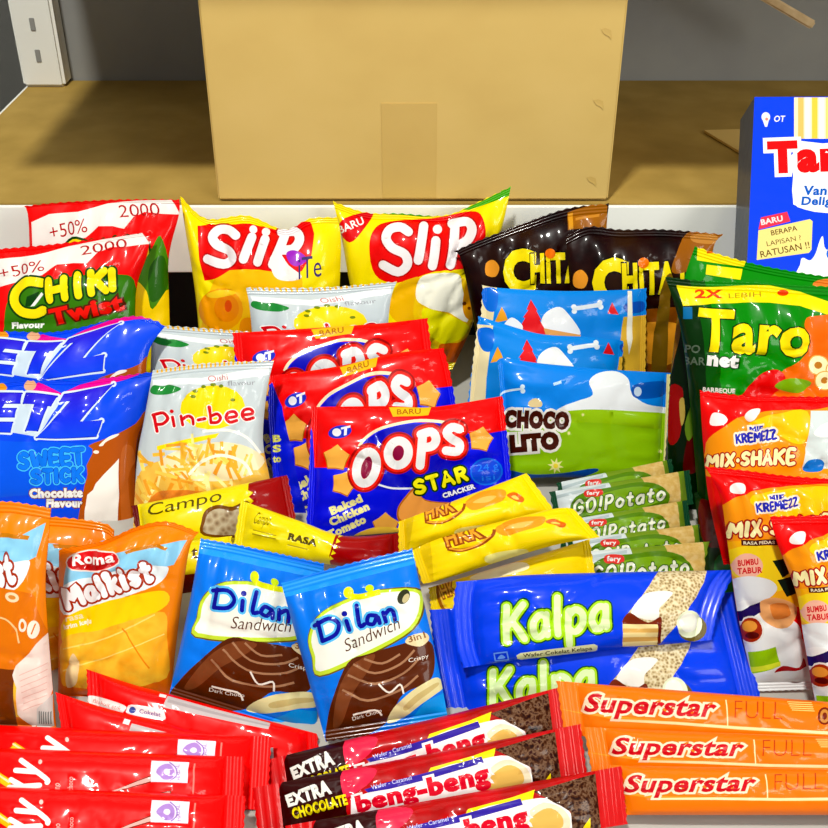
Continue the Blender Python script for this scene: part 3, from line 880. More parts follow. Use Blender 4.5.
# ---- red and blue star cracker packs
def d_star(d):
    d.at(300, 380, 3.764)
    d.P('#F2161C', [(20, 95), (500, 95), (775, 55), (782, 188), (715, 200), (650, 215), (600, 172), (520, 158), (420, 158), (300, 185), (230, 238), (195, 330), (55, 330), (48, 200)])
    d.S('#141CB8', [(240, 245), (330, 185), (450, 165), (600, 178), (640, 240), (600, 320), (450, 400), (250, 400)])
    d.L_('#F8E8C0', [(222, 250), (250, 215), (310, 180), (430, 154), (520, 156), (605, 172)], 11)
    d.L_('#E8E8F0', [(290, 392), (350, 408), (440, 408)], 7)
    for x, y, r, a in ((137, 292, 50, 5), (165, 388, 48, 20), (680, 222, 47, 10), (322, 548, 50, 0)):
        d.star('#B86A1A', x, y + 3, r + 3, .76, a); d.star('#F8B04A', x, y, r, .76, a)
    d.S('#C06A1E', [(365, 490), (395, 440), (440, 400), (470, 450), (600, 460), (720, 440), (700, 520), (480, 560), (380, 540)])
    d.S('#F6A24A', [(372, 490), (400, 445), (440, 410), (470, 455), (560, 470), (560, 520), (480, 550), (385, 530)])
    d.S('#7A1218', [(130, 620), (300, 585), (420, 590), (420, 700), (130, 700)])
    d.S('#F8C840', [(200, 590), (280, 555), (380, 560), (420, 590), (300, 600)])
    def el(cx, cy, rx, ry, rot):
        c, q = math.cos(R(rot)), math.sin(R(rot))
        return [(cx + rx * math.cos(t) * c - ry * math.sin(t) * q, cy + rx * math.cos(t) * q + ry * math.sin(t) * c) for t in [2 * math.pi * i / 14 for i in range(15)]]
    st = [el(250, 330, 36, 60, 14), el(370, 275, 38, 46, 12), [(452, 322), (462, 205)], [(455, 205), (495, 195), (512, 222), (498, 248), (462, 255)],
          [(600, 185), (572, 178), (552, 200), (572, 222), (600, 240), (592, 268), (550, 266)]]
    d.K(st, 33, '#EAE8E8', (('#A80C1A', 18), ('#F0281E', 10)))
    d.E('#8A1040', 250, 330, 19, 42, 14); d.E('#8A1040', 370, 275, 21, 28, 12)
    d.B('STAR', (434, 438), (640, 378), 62, 15, '#F8F020', (('#1A3A10', 7),), gap=.06)
    d.T('CRACKER', (540, 446), (662, 408), 19, '#F4F4FA', (('#2020A0', 4),), w=.05)
    d.E('#2A3AC8', 150, 195, 45, 24, -12); d.E('#F2F2FA', 138, 197, 17, 15); d.T('T', (152, 212), (188, 204), 32, '#F2F2FA', w=.05, shear=.3)
    d.P('#F6BE22', [(335, 103), (495, 99), (483, 132), (350, 138)]); d.T('BARU', (365, 130), (455, 127), 20, '#B06A10', w=.02)
    for t, a, b, h in (('Baked', (120, 510), (238, 458), 32), ('Chicken', (118, 552), (264, 488), 32), ('Tomato', (112, 600), (252, 536), 32)):
        d.T(t, a, b, h, '#F6EC9A', w=.06)
    d.E('#1A6AE8', 702, 345, 62, 52, -8); d.E('#1648D8', 702, 345, 56, 46, -8); d.T('24 g', (668, 345), (748, 335), 26, '#2A7AF0', w=.0); d.T('isi', (685, 380), (735, 374), 20, '#2A7AF0', w=0)


OG = 'red and blue star cracker packs'
OB = '#1420E4'
def x_oops_side(d):
    d.at(230, 310, 4.14)
    d.P('#1626DC', [(140, 330), (175, 300), (215, 400), (245, 540), (330, 900), (100, 900)])
    for i, t in enumerate(('B', 'S', 'to')): d.T(t, (178, 548 + i * 42), (212, 545 + i * 42), 30, '#E8E46A', w=.05)


pack('cracker_pack', 'red and blue star cracker pack, frontmost of three, letters fully visible', 'snack pack', OG, 'oops', OB,
     dict(TL=(311, 407), TR=(503, 396), BR=(516, 522), BL=(305, 540), top=((388, 406), (433, 407)), right=((507, 430),), left=((308, 480),), ends='h', seal=.035, g=(4, .6), tilt=55, yf=.546, T=.009, seed=15), d_star)
pack('cracker_pack', 'red and blue star cracker pack, middle one of the row of three', 'snack pack', OG, 'oops', OB,
     dict(TL=(269, 376), TR=(444, 348), BR=(470, 490), BL=(276, 520), top=((334, 367), (397, 353)), right=((453, 385),), left=((268, 420),), ends='h', seal=.035, g=(4, .6), tilt=55, yf=.580, T=.009, seed=16), extra=x_oops_side)
pack('cracker_pack', 'red and blue star cracker pack, rearmost of three, below the white pack', 'snack pack', OG, 'oops', OB,
     dict(TL=(232, 333), TR=(428, 318), BR=(445, 450), BL=(244, 470), top=((315, 328), (385, 323)), ends='h', seal=.045, g=(4, .6), tilt=55, yf=.610, T=.009, seed=17))

# ---- blue sweet stick bags
def d_sweet(d):
    d.at(0, 310, 4.14)
    d.S('#B8561C', [(355, 575), (430, 535), (490, 510), (560, 470), (620, 420), (640, 700), (620, 1000), (330, 1000), (345, 760), (362, 680)])
    d.P('#FFF8F0', [(492, 615), (470, 640), (430, 680), (395, 720), (385, 745), (362, 765), (352, 830), (345, 1000), (480, 1000), (492, 760), (490, 680)])
    d.S('#C8662A', [(500, 600), (540, 560), (560, 620), (530, 700), (545, 900), (505, 900)])
    d.S('#FFF4E6', [(410, 560), (450, 525), (492, 512), (480, 525), (440, 545), (425, 562)])
    d.E('#FFF0E0', 398, 588, 12, 7)
    d.S('#9A3A1A', [(-60, 620), (0, 560), (20, 600), (10, 670), (-60, 690)])
    d.S('#F0A028', [(-30, 290), (10, 300), (30, 325), (0, 345), (-40, 330)])
    d.P('#EE1C9C', [(120, 320), (160, 300), (215, 325), (255, 345), (330, 310), (420, 285), (520, 262), (585, 250), (575, 268), (520, 288), (430, 312), (330, 335), (225, 380), (150, 350)])
    d.S('#E8B08A', [(100, 310), (125, 285), (150, 305), (140, 330), (105, 330)])
    d.P('#CFE0F0', [(70, 345), (262, 352), (250, 382), (150, 526), (36, 506)])
    d.PO([[(268, 350), (470, 306), (328, 462), (420, 458), (396, 522), (150, 528), (296, 376), (248, 380)],
          [(108, 345), (238, 358), (208, 396), (192, 396), (152, 500), (106, 500), (146, 390), (94, 386)],
          [(-20, 345), (88, 345), (78, 385), (16, 385), (6, 408), (62, 408), (54, 442), (-6, 442), (-14, 465), (48, 465), (38, 505), (-85, 505)],
          [(-115, 345), (-45, 345), (-92, 470), (-130, 505), (-205, 505), (-188, 465), (-152, 460)]],
         'grad:#3A14B8,#3512E0,#1A58F8,#2238F0,#3A10D0', (('#DDEAF6', 13), ('#1A2AC0', 4)))
    d.S('#1A5CF4', [(-60, 560), (60, 545), (360, 560), (360, 640), (300, 740), (60, 770), (-60, 760)])
    d.B('SWEET', (74, 664), (355, 642), 76, 18, '#1E7CFA', (('#46C0FF', 7), ('#0E3CC0', 2)), gap=.08)
    d.B('STICK', (126, 724), (350, 714), 66, 17, '#1E7CFA', (('#46C0FF', 7), ('#0E3CC0', 2)), gap=.08)
    d.T('Chocolate', (120, 780), (345, 776), 40, WHT, (('#7A3A1A', 3),), w=.07)
    d.T('Flavour', (190, 818), (342, 818), 36, WHT, (('#7A3A1A', 3),), w=.07)


JG = 'blue chocolate stick bags'
pack('snack_bag', 'blue and pink stick bag with brown milky corner, above the orange cracker packs', 'snack bag', JG, 'sweet', '#0A4EF4',
     dict(TL=(-62, 392), TR=(155, 371), BR=(135, 540), BL=(-66, 540), top=((29, 380), (80, 380)), right=((148, 395), (144, 420), (136, 450)), tilt=56, yf=.575, T=.013, seal=.03, seed=18, wrinkle=.8), d_sweet)
pack('snack_bag', 'blue and pink stick bag showing only slanted letters, behind its twin under red bags', 'snack bag', JG, 'sweet', '#0A4EF4',
     dict(TL=(-66, 336), TR=(165, 326), BR=(152, 470), BL=(-68, 470), top=((0, 331), (60, 331), (128, 316), (155, 320)), right=((150, 348), (146, 380)), tilt=56, yf=.610, T=.011, seal=.03, seed=19, wrinkle=.8))


# ---- small yellow bars with dark red ends
def d_camp(d):
    d.at(130, 340, 4.6)
    d.P('#9A0E16', [(545, 660), (590, 645), (800, 560), (850, 900), (560, 900), (545, 780)])
    d.P('#F0DA1E', [(540, 690), (566, 700), (545, 720), (568, 740), (545, 760), (566, 785), (540, 800), (520, 740)])
    d.S('#7A4A1A', [(330, 830), (350, 780), (400, 758), (470, 765), (540, 740), (560, 800), (540, 900), (340, 900)])
    d.S('voro:#8A7052,#B09A78,#C8B898:260', [(345, 835), (365, 790), (410, 775), (470, 785), (535, 760), (545, 810), (530, 890), (350, 890)])
    d.T('Campo', (82, 812), (420, 738), 52, '#5A4A0A', w=.0, shear=.25)
    d.S('#6A0E10', [(-30, 700), (30, 740), (40, 900), (-60, 900)])


def d_camp2(d):
    d.at(180, 460, 3.45)
    d.P('#A00E18', [(545, 240), (800, 200), (800, 420), (520, 400), (515, 330)])
    for i in range(5): d.P('#F0DA1E', [(550 - i * 8, 250 + i * 20), (562 - i * 8, 262 + i * 20), (545 - i * 8, 268 + i * 20)])
    d.T('Campo', (250, 218), (305, 225), 40, '#7A6A10', w=-.005, shear=.3)
    d.T('RASA', (370, 275), (470, 300), 26, '#5A4A10', w=.06)
    d.L_('#A8941A', [(250, 240), (330, 260)], 4); d.L_('#A8941A', [(250, 255), (330, 272)], 4); d.L_('#A8941A', [(370, 292), (440, 308)], 4)


CP = 'yellow and dark red snack bars'
pack('snack_bar', 'yellow snack bar with oval wafer print lying across the white fried stick pack', 'snack bar', CP, 'camp', '#F2DC1E',
     dict(TL=(131, 506), TR=(288, 475), BR=(299, 532), BL=(140, 560), ends='h', seal=.05, tilt=45, yf=.517, T=.010, g=(4, .6), seed=20), d_camp)
pack('snack_bar', 'yellow snack bar with dark red end poking out above the light blue packs', 'snack bar', CP, 'camp2', '#F2DC1E',
     dict(TL=(240, 500), TR=(401, 533), BR=(404, 574), BL=(232, 552), top=((300, 521), (345, 536)), ends='h', seal=.05, tilt=45, yf=.488, T=.009, g=(4, .6), seed=21), d_camp2)
pack('snack_bar', 'yellow snack bar mostly hidden between orange cracker pack and light blue pack', 'snack bar', CP, 'camp3', '#F2DC1E',
     dict(TL=(152, 545), TR=(232, 536), BR=(235, 585), BL=(155, 598), ends='h', seal=.05, tilt=45, yf=.462, T=.008, g=(4, .6), seed=22),
     lambda d: d.at(180, 460, 3.45).T('t', (40, 340), (62, 340), 44, '#5A3A08', w=.03).P('#8A2A12', [(-20, 400), (70, 390), (70, 480), (-20, 480)]))


# ---- yellow noodle packs
def d_mie(d):
    d.at(390, 460, 3.764)
    d.S('#F59A28', [(395, 262), (430, 235), (500, 215), (580, 215), (570, 245), (500, 268), (430, 285)])
    d.S('#F8BC5A', [(430, 258), (480, 238), (540, 232), (500, 255)])
    d.S('#E86A1A', [(585, 232), (620, 222), (660, 240), (650, 255), (615, 245)]); d.S('#F8D86A', [(605, 236), (625, 232), (640, 243), (620, 242)])
    d.S('#FFF08A', [(360, 362), (420, 345), (500, 335), (520, 352), (440, 380), (370, 388)])
    d.T('HKK', (216, 325), (350, 290), 58, '#F6A634', (('#9A4A0A', 8),), w=.02, shear=-.08)
    d.L_('#9A4A0A', [(215, 335), (270, 338), (335, 320), (385, 285), (392, 262)], 13)
    d.L_('#F6A634', [(222, 334), (270, 336), (330, 318), (380, 284)], 6)
    d.P('#EBC400', [(90, 330), (150, 305), (165, 470), (110, 480)])


def d_mie3(d):
    d.at(390, 460, 3.764)
    d.S('#FFF2C8', [(305, 440), (400, 400), (500, 385), (520, 410), (430, 435), (330, 450)])
    d.L_('#A8641A', [(185, 450), (180, 500), (200, 560), (245, 585)], 12); d.L_('#F6C04A', [(190, 455), (187, 500), (206, 550), (245, 572)], 5)
    d.T('HK', (200, 520), (252, 500), 52, '#F6B83A', (('#A8641A', 7),), w=.02)
    for i in range(5): d.L_('#8A4A10', [(150 + i * 24, 575 + i * 3), (170 + i * 24, 605)], 9)
    for i in range(5): d.L_('#F6C87A', [(160 + i * 24, 572 + i * 3), (180 + i * 24, 602)], 7)


MG = 'yellow noodle snack packs'
pack('noodle_pack', 'yellow noodle pack on top, its whole printed face uncovered', 'snack pack', MG, 'mie', '#FFDB06',
     dict(TL=(411, 551), TR=(574, 509), BR=(600, 537), BL=(422, 584), top=((447, 536), (547, 510)), bottom=((447, 578), (547, 547)), ends='h', seal=.05, tilt=40, yf=.427, T=.010, g=(3, .7), seed=23, wrinkle=1.3), d_mie)
pack('noodle_pack', 'yellow noodle pack tucked between the cracker pack and another yellow pack', 'snack pack', MG, 'mie', '#FFDB06',
     dict(TL=(398, 522), TR=(527, 473), BR=(556, 512), BL=(398, 556), ends='h', seal=.05, tilt=40, yf=.447, T=.010, g=(3, .7), seed=24, wrinkle=1.3))
pack('noodle_pack', 'yellow noodle pack lowest of its heap, partly under the dark blue wafer bar', 'snack pack', MG, 'mie3', '#FFDB06',
     dict(TL=(428, 588), TR=(590, 539), BR=(600, 600), BL=(432, 622), ends='h', seal=.05, tilt=40, yf=.456, T=.008, g=(3, .7), seed=25), d_mie3)


# ---- green potato biscuit bars
def d_pot(d):
    d.at(530, 450, 4.358)
    d.P('#DCE6E8', [(60, 150), (330, 100), (360, 180), (200, 320), (60, 330)])
    d.P('#B8C8CC', [(110, 200), (330, 150), (330, 162), (112, 214)])
    d.P('noise:#D8B060,#E2BE70,#EACB84:300', [(470, 90), (640, 60), (660, 320), (560, 320)])
    d.S('#5C8A14', [(175, 270), (190, 215), (250, 180), (360, 160), (470, 140), (560, 150), (608, 195), (596, 240), (540, 290), (200, 330)])
    d.S('#7FAE22', [(230, 240), (300, 195), (450, 160), (550, 168), (585, 205), (500, 250), (300, 300)])
    d.S('#E23A34', [(235, 185), (255, 172), (310, 170), (320, 188), (300, 202), (245, 204)])
    d.T('fery', (248, 196), (306, 192), 18, WHT, w=.03)
    d.B('GO!Potato', (184, 286), (592, 218), 66, 12, '#F4F8E0', (('#3F6A0C', 4),), shear=.22, gap=.16)


PG = 'green potato biscuit bars'
PT = [('topmost and rearmost, under the meadow printed pack', dict(TL=(556, 483), TR=(672, 459), BR=(678, 491), BL=(562, 520)), .560),
      ('second from the meadow printed pack', dict(TL=(549, 492), TR=(690, 470), BR=(694, 504), BL=(556, 528)), .545),
      ('third from the meadow printed pack', dict(TL=(556, 522), TR=(688, 500), BR=(692, 533), BL=(562, 556)), .530),
      ('fourth, showing only a thin band above the last one', dict(TL=(566, 540), TR=(704, 524), BR=(708, 558), BL=(574, 576)), .515),
      ('lowest of five, touching the dark blue wafer bar', dict(TL=(567, 553), TR=(716, 541), BR=(719, 583), BL=(573, 597)), .500)]
order = [1, 0, 2, 3, 4]
for i in order:
    t, q, yf = PT[i]
    pack('biscuit_bar', 'green potato biscuit bar, ' + t, 'snack bar', PG, 'pot', '#7A9A2A',
         dict(tilt=45, yf=yf, T=.006, ends='h', seal=.045, g=(5, .5), seed=30 + i, **q), d_pot, sealkey='#0E4A30', sealall=True)


# ---- red and orange noodle snack bags
def d_mix(d):
    d.at(668, 360, 5.175)
    d.S('#F7941E', [(270, 800), (300, 740), (400, 695), (550, 660), (840, 640), (1000, 660), (1000, 1000), (280, 1000)])
    d.S('#FFC21A', [(420, 720), (600, 670), (900, 650), (1000, 700), (1000, 900), (700, 900), (520, 800)])
    d.S('#F4E8E4', [(325, 655), (350, 635), (390, 640), (403, 662), (385, 690), (345, 692), (325, 680)])
    d.T('MIE', (530, 735), (602, 722), 30, '#2C30B0', (('#F8E8D0', 8),), w=.06)
    d.B('KREMEZZ', (462, 796), (690, 762), 52, 12, '#2C30B0', (('#F8E8D0', 9),), gap=.08)
    d.at(668, 500, 4.14)
    d.S('#F9B01A', [(235, 190), (330, 170), (480, 180), (600, 200), (600, 420), (420, 430), (250, 330)])
    d.S('#F8D424', [(260, 205), (420, 190), (560, 220), (540, 330), (420, 380), (270, 310)])
    d.B('MIX.SHAKE', (244, 162), (690, 128), 70, 17, '#FFF3B0', (('#A81A10', 7),), shear=.1, gap=.08)
    d.P('#4A1A10', [(303, 165), (560, 158), (560, 182), (303, 188)]); d.T('RASA PEDAS', (312, 184), (440, 181), 13, '#F4E4C0', w=.03)
    d.E('#F8B8A0', 328, 272, 62, 52); d.T('BUMBU', (290, 275), (372, 265), 26, '#D8202A', w=.04); d.T('TABUR', (288, 308), (388, 300), 26, '#D8202A', w=.04)
    d.P('#1E2414', [(430, 250), (480, 240), (500, 300), (470, 320)]); d.P('#1E2414', [(450, 330), (520, 310), (540, 380), (490, 400)]); d.P('#2A3A14', [(520, 250), (560, 250), (560, 300)])
    d.S('#E6E8EA', [(256, 340), (330, 315), (420, 330), (450, 370), (400, 420), (280, 450), (262, 410)])
    d.S('#F2F2F2', [(270, 440), (380, 420), (520, 500), (560, 560), (600, 760), (330, 760), (280, 560)])
    d.S('#F6B070', [(380, 430), (440, 405), (520, 430), (540, 480), (480, 540), (400, 500)]); d.S('#E8863A', [(430, 440), (490, 430), (510, 480), (450, 500)])
    d.P('#2A1E5A', [(284, 462), (384, 425), (390, 470), (290, 505)])
    d.E('#F0E8E0', 345, 540, 58); d.E('#A8301A', 345, 540, 50); d.E('#E8963A', 340, 525, 34, 22); d.E('#5A1A10', 350, 562, 30, 14)
    d.P('#9ACB1E', [(330, 628), (452, 612), (470, 690), (345, 718)]); d.P('#E4EE3A', [(340, 690), (470, 672), (470, 690), (345, 712)])
    d.S('#B01820', [(440, 720), (480, 690), (540, 690), (570, 660), (580, 720), (520, 745)])
    d.P('#F4F4F4', [(285, 735), (620, 690), (620, 900), (285, 900)])


KG = 'red and orange noodle snack bags'
KB = '#EE141A'
pack('noodle_bag', 'red and orange noodle bag fully in view down to its white foot', 'snack bag', KG, 'mix', KB,
     dict(TL=(705, 466), TR=(850, 480), BR=(866, 688), BL=(757, 692), top=((745, 470), (784, 475)), left=((720, 495), (727, 540), (737, 610), (749, 665)), tilt=60, yf=.418, T=.014, seal=.04, seed=40), d_mix)


def x_mix(d):
    d.at(668, 360, 5.175)
    d.S('#F7941E', [(190, 560), (195, 430), (280, 350), (400, 290), (550, 262), (740, 258), (900, 270), (900, 600), (200, 600)])
    d.S('#FFC61E', [(420, 330), (560, 280), (720, 265), (720, 420), (650, 430), (560, 380)])
    d.P('#D4DEDC', [(735, 262), (1000, 262), (1000, 560), (700, 560)]); d.S('#1C70C8', [(705, 560), (730, 520), (790, 515), (815, 545), (790, 575), (720, 580)])
    d.S('#F4F4F0', [(750, 380), (800, 330), (900, 320), (900, 380), (800, 400)])
    d.S('#F4E8E4', [(400, 290), (430, 255), (480, 255), (450, 300), (420, 320)])
    d.S('#F8F0EC', [(220, 335), (230, 275), (280, 280), (308, 308), (280, 335)])
    d.T('MIE', (425, 380), (497, 372), 34, '#2C30B0', (('#F8E8D0', 9),), w=.07)
    d.B('KREMEZZ', (352, 438), (575, 412), 54, 12, '#2C30B0', (('#F8E8D0', 10),), gap=.08)
    d.B('MIX.SHAKE', (188, 558), (664, 544), 80, 19, '#FFF3B0', (('#A81A10', 7),), gap=.08, grow=.35, shear=.08)


pack('noodle_bag', 'red and orange noodle bag under the big green bag, behind two like it', 'snack bag', KG, 'mixb', KB,
     dict(TL=(700, 390), TR=(860, 397), BR=(862, 565), BL=(724, 565), top=((745, 395), (800, 396)), left=((703, 440), (709, 500)), tilt=60, yf=.456, T=.014, seal=.035, seed=41), x_mix)
pack('noodle_bag', 'red and orange noodle bag cut by the picture edge, overlapping the full one', 'snack bag', KG, 'mix', KB,
     dict(TL=(770, 516), TR=(912, 513), BR=(925, 745), BL=(822, 735), left=((778, 545), (796, 592), (804, 640), (813, 690)), tilt=60, yf=.386, T=.013, seal=.04, seed=42))


# ---- blue coconut wafer bars
def d_koko(d):
    d.at(600, 550, 4.6)
    d.P('voro:#7A6040,#C8B080,#EADBB4:620', [(268, 100), (490, 85), (478, 150), (440, 220), (400, 280), (365, 330), (275, 432), (262, 350), (180, 330), (110, 330), (128, 290), (180, 230), (230, 160)])
    d.S('#F4EFE6', [(140, 290), (190, 215), (250, 190), (330, 195), (310, 230), (270, 270), (262, 320), (200, 320)])
    d.S('#7A2E14', [(105, 340), (130, 290), (180, 318), (225, 335), (275, 310), (275, 350), (200, 348)])
    for i, c in enumerate(('#F2DC9A', '#D8A85A', '#F2DC9A', '#D8A85A', '#F2DC9A')):
        d.P(c, [(104, 340 + i * 21), (268, 345 + i * 18), (268, 364 + i * 18), (104, 361 + i * 21)])
    d.P('#6A2410', [(262, 340), (278, 335), (278, 430), (262, 436)])
    d.E('#6A5A2A', 425, 360, 66, 62); d.E('#EAF2D0', 410, 342, 60, 62); d.E('#F8FAEC', 405, 335, 42, 44)
    d.at(430, 560, 4.14)
    d.B('Kalpa', (300, 352), (752, 290), 172, 28, '#DFF2B4', (('#0E4A2A', 15), ('#A8DC1E', 9)), shear=.1, gap=.12)
    d.P('#E6E4B0', [(358, 395), (375, 385), (680, 348), (694, 355), (692, 372), (680, 380), (380, 412), (362, 410)])
    d.T('Wafer Cokelat Kelapa', (386, 404), (672, 372), 15, '#3A2A1A', w=.02)
    d.P('#6A9AF4', [(262, 385), (320, 378), (328, 415), (268, 420)]); d.P('#0B3CDC', [(268, 390), (316, 384), (322, 411), (273, 415)]); d.S('#6A9AF4', [(280, 410), (295, 392), (312, 405)])


KB2 = 'blue coconut wafer bars'
pack('wafer_bar', 'dark blue coconut wafer bar lying on top of an identical one', 'snack bar', KB2, 'koko', '#0A44EC',
     dict(TL=(456, 582), TR=(741, 570), BR=(712, 640), BL=(463, 668), top=((478, 580), (527, 575), (630, 572)), right=((730, 583), (719, 610)), left=((453, 608), (456, 645)), bottom=((510, 661), (597, 651), (659, 645)),
          ends='h', seal=.07, tilt=38, yf=.386, T=.012, g=(5, .6), seed=43, wrinkle=1.2), d_koko)
pack('wafer_bar', 'dark blue coconut wafer bar pinned under its twin and the orange bars', 'snack bar', KB2, 'koko_b', '#0A44EC',
     dict(TL=(429, 610), TR=(735, 592), BR=(768, 726), BL=(450, 738), right=((747, 640),), left=((436, 665),), ends='h', seal=.07, tilt=38, yf=.410, T=.010, g=(5, .6), seed=44, wrinkle=1.2), lambda d: d_koko(d.shift(-14, 66)))


# ---- orange wafer bars
def d_super(d):
    d.at(540, 660, 4.14)
    d.P('#FF982A', [(70, 200), (300, 232), (500, 250), (828, 275), (1600, 330), (1600, 345), (828, 290), (300, 246)])
    d.P('#FFE2A8', [(305, 244), (560, 256), (828, 276), (1600, 322), (1600, 336), (828, 288), (560, 267), (305, 252)])
    d.T('Superstar', (178, 214), (716, 238), 78, '#CC1226', (('#FFE0C0', 9),), w=.03, shear=.3)
    d.L_('#FFE2A8', [(770, 165), (776, 275)], 5)
    d.at(680, 660, 4.926)
    d.T('FULL', (268, 284), (508, 290), 84, '#B83408', w=-.024)
    for i in range(5): d.L_('#FFD27A', [(530 + i * 6, 205 + i * 10), (650 + i * 4, 210 + i * 10)], 4)
    d.E('#7A2A10', 715, 275, 34, 44); d.E('#C8823A', 716, 275, 24, 34); d.E('#7A2A10', 716, 275, 12, 18)


SG = 'orange wafer bars'
S1 = dict(TL=(556, 681), TR=(910, 708), BR=(910, 757), BL=(564, 735))
for lab, q, yf in (('orange wafer bar with red slanted lettering, directly over the dark blue bar', S1, .352),
                   ('orange wafer bar with red slanted lettering, middle of three', dict(TL=(583, 727), TR=(938, 741), BR=(938, 787), BL=(592, 776)), .336),
                   ('orange wafer bar with red slanted lettering, lowest of three beside a red seal', dict(TL=(596, 765), TR=(948, 771), BR=(948, 815), BL=(604, 815)), .319)):
    pack('wafer_bar', lab, 'snack bar', SG, 'super', '#F87810',
         dict(ends='h', seal=.06, tilt=36, yf=yf, T=.008, g=(6, .5), p=3, seed=int(yf * 1000), wrinkle=.6, **q), d_super)


# ---- chocolate wafer bars in red, yellow and brown
def d_beng(d):
    d.at(240, 690, 4.14)
    d.S('#3A1A0E', [(150, 560), (160, 420), (200, 360), (330, 340), (425, 335), (440, 500), (440, 620), (160, 620)], 3)
    d.S('#EE3050', [(425, 335), (560, 325), (540, 380), (470, 430), (430, 440)])
    d.P('#FBEFF0', [(460, 450), (640, 385), (860, 330), (900, 330), (900, 520), (460, 590)])
    d.at(420, 680, 3.764)
    d.P('#FFE106', [(40, 330), (200, 285), (285, 255), (275, 300), (225, 335), (190, 440), (0, 482), (-70, 500), (-20, 450)])
    d.S('#FFF4F0', [(-40, 420), (80, 330), (220, 300), (330, 285), (415, 330), (420, 400), (300, 440), (180, 455), (20, 480)])
    d.P('noise:#2A140C,#4A2A18,#7A5A44,#3A1E12:420', [(280, 262), (470, 205), (600, 170), (600, 420), (330, 460), (425, 410), (418, 330), (330, 285)])
    d.S('#F2E2C0', [(225, 440), (250, 350), (320, 300), (400, 330), (415, 390), (340, 425)])
    d.S('#E8B85C', [(250, 420), (270, 360), (330, 320), (380, 340), (390, 385), (330, 410)])
    d.P('#FFE106', [(470, 380), (492, 350), (495, 420), (450, 425)])
    d.at(240, 690, 4.14)
    d.P('#3C2CA0', [(515, 412), (600, 385), (760, 345), (1000, 275), (1010, 300), (770, 372), (620, 410), (530, 425)])
    d.T('Wafer - Caramel', (545, 412), (712, 370), 17, '#C8C8F4', w=.01)
    d.T('beng-beng', (487, 510), (1040, 385), 84, '#E01030', (('#FBEFF0', 10),), w=.06, fn=lambda t: (0, .85 + .2 * t))
    d.T('EXTRA', (200, 486), (382, 428), 58, '#F6F2EA', w=.06, fn=lambda t: (0, .9 + .2 * t))
    d.T('CHOCOLATE', (222, 535), (448, 474), 46, '#F8E21A', w=.05)


BGp = 'red and brown chocolate wafer bars'
BB = 'noise:#A80E1A,#C4141F,#D81A26:60'
for lab, q, yf, sd in (('brown and red chocolate wafer bar with white lettering, middle of its three', dict(TL=(252, 788), TR=(581, 724), BR=(588, 778), BL=(258, 842)), .332, 51),
                       ('brown and red chocolate wafer bar tucked under the light blue chocolate packs', dict(TL=(258, 762), TR=(573, 684), BR=(580, 742), BL=(266, 816)), .352, 52),
                       ('brown and red chocolate wafer bar lowest of three, cropped at the bottom', dict(TL=(285, 826), TR=(622, 766), BR=(628, 824), BL=(290, 880)), .310, 53)):
    pack('wafer_bar', lab, 'snack bar', BGp, 'beng', BB,
         dict(ends='h', seal=.08, tilt=35, yf=yf, T=.0085, g=(5, .6), p=2.6, seed=sd, wrinkle=1.1, **q), d_beng, sealkey='#D0101E', sealall=True)


# ---- red chocolate stick packs lying at the front
def d_kyky(d):
    d.at(0, 640, 4.14)
    d.L_('#FFC21E', [(-60, 530), (45, 600)], 34); d.L_('#FFE9B0', [(-60, 522), (40, 590)], 8)
    d.L_('#8A2A1A', [(450, 634), (660, 560)], 8, False, 34); d.L_('#F0B0A8', [(456, 630), (650, 564)], 4, False, 20)
    d.L_('#8A2A1A', [(600, 650), (710, 632)], 6, False, 22); d.L_('#E8A8A0', [(640, 644), (705, 634)], 8, False, 14)
    d.K([[(88, 498), (188, 572), (196, 590)], [(66, 540), (150, 546)], [(40, 612), (165, 602)], [(95, 606), (45, 578)], [(95, 606), (30, 640)]], 22, '#FBF6F2')
    d.K([[(60, 668), (50, 690), (80, 712), (130, 706), (150, 686)], [(60, 742), (50, 768), (80, 790), (130, 784), (150, 760)]], 22, '#FBF6F2')
    d.E('#F8C8C0', 168, 505, 8, 10)
    d.T('no', (248, 618), (248, 592), 26, '#F8B0A8', w=.02); d.T('choco', (302, 625), (302, 566), 22, '#F8B0A8', w=.01)
    d.P('#F3E4F4', [(626, 498), (782, 505), (776, 592), (622, 586)])
    d.S('#B48AD8', [(645, 545), (665, 520), (700, 512), (722, 540), (712, 572), (680, 578), (660, 562)]); d.E('#F3E4F4', 690, 545, 14, 12)
    d.L_('#9A70C8', [(700, 505), (728, 530), (730, 560), (705, 582)], 5); d.T('HALAL', (746, 580), (742, 515), 16, '#9A70C8', w=0)
    d.L_('#FF7A70', [(805, 510), (800, 640)], 7)


YG = 'red chocolate stick packs'
for lab, q, yf, sd in (('red stick pack with white letters, second of the front stack', dict(TL=(-52, 746), TR=(245, 757), BR=(242, 832), BL=(-56, 828)), .318, 61),
                       ('red stick pack with white letters, rearmost of the front stack', dict(TL=(-26, 724), TR=(272, 737), BR=(268, 810), BL=(-30, 802)), .342, 60),
                       ('red stick pack with white letters, frontmost and cropped at the bottom', dict(TL=(-52, 785), TR=(246, 796), BR=(242, 874), BL=(-56, 868)), .294, 62)):
    pack('stick_pack', lab, 'snack pack', YG, 'kyky', '#FC1410',
         dict(ends='h', seal=.07, tilt=30, yf=yf, T=.009, g=(6, .5), p=3.2, seed=sd, wrinkle=.7, **q), d_kyky)


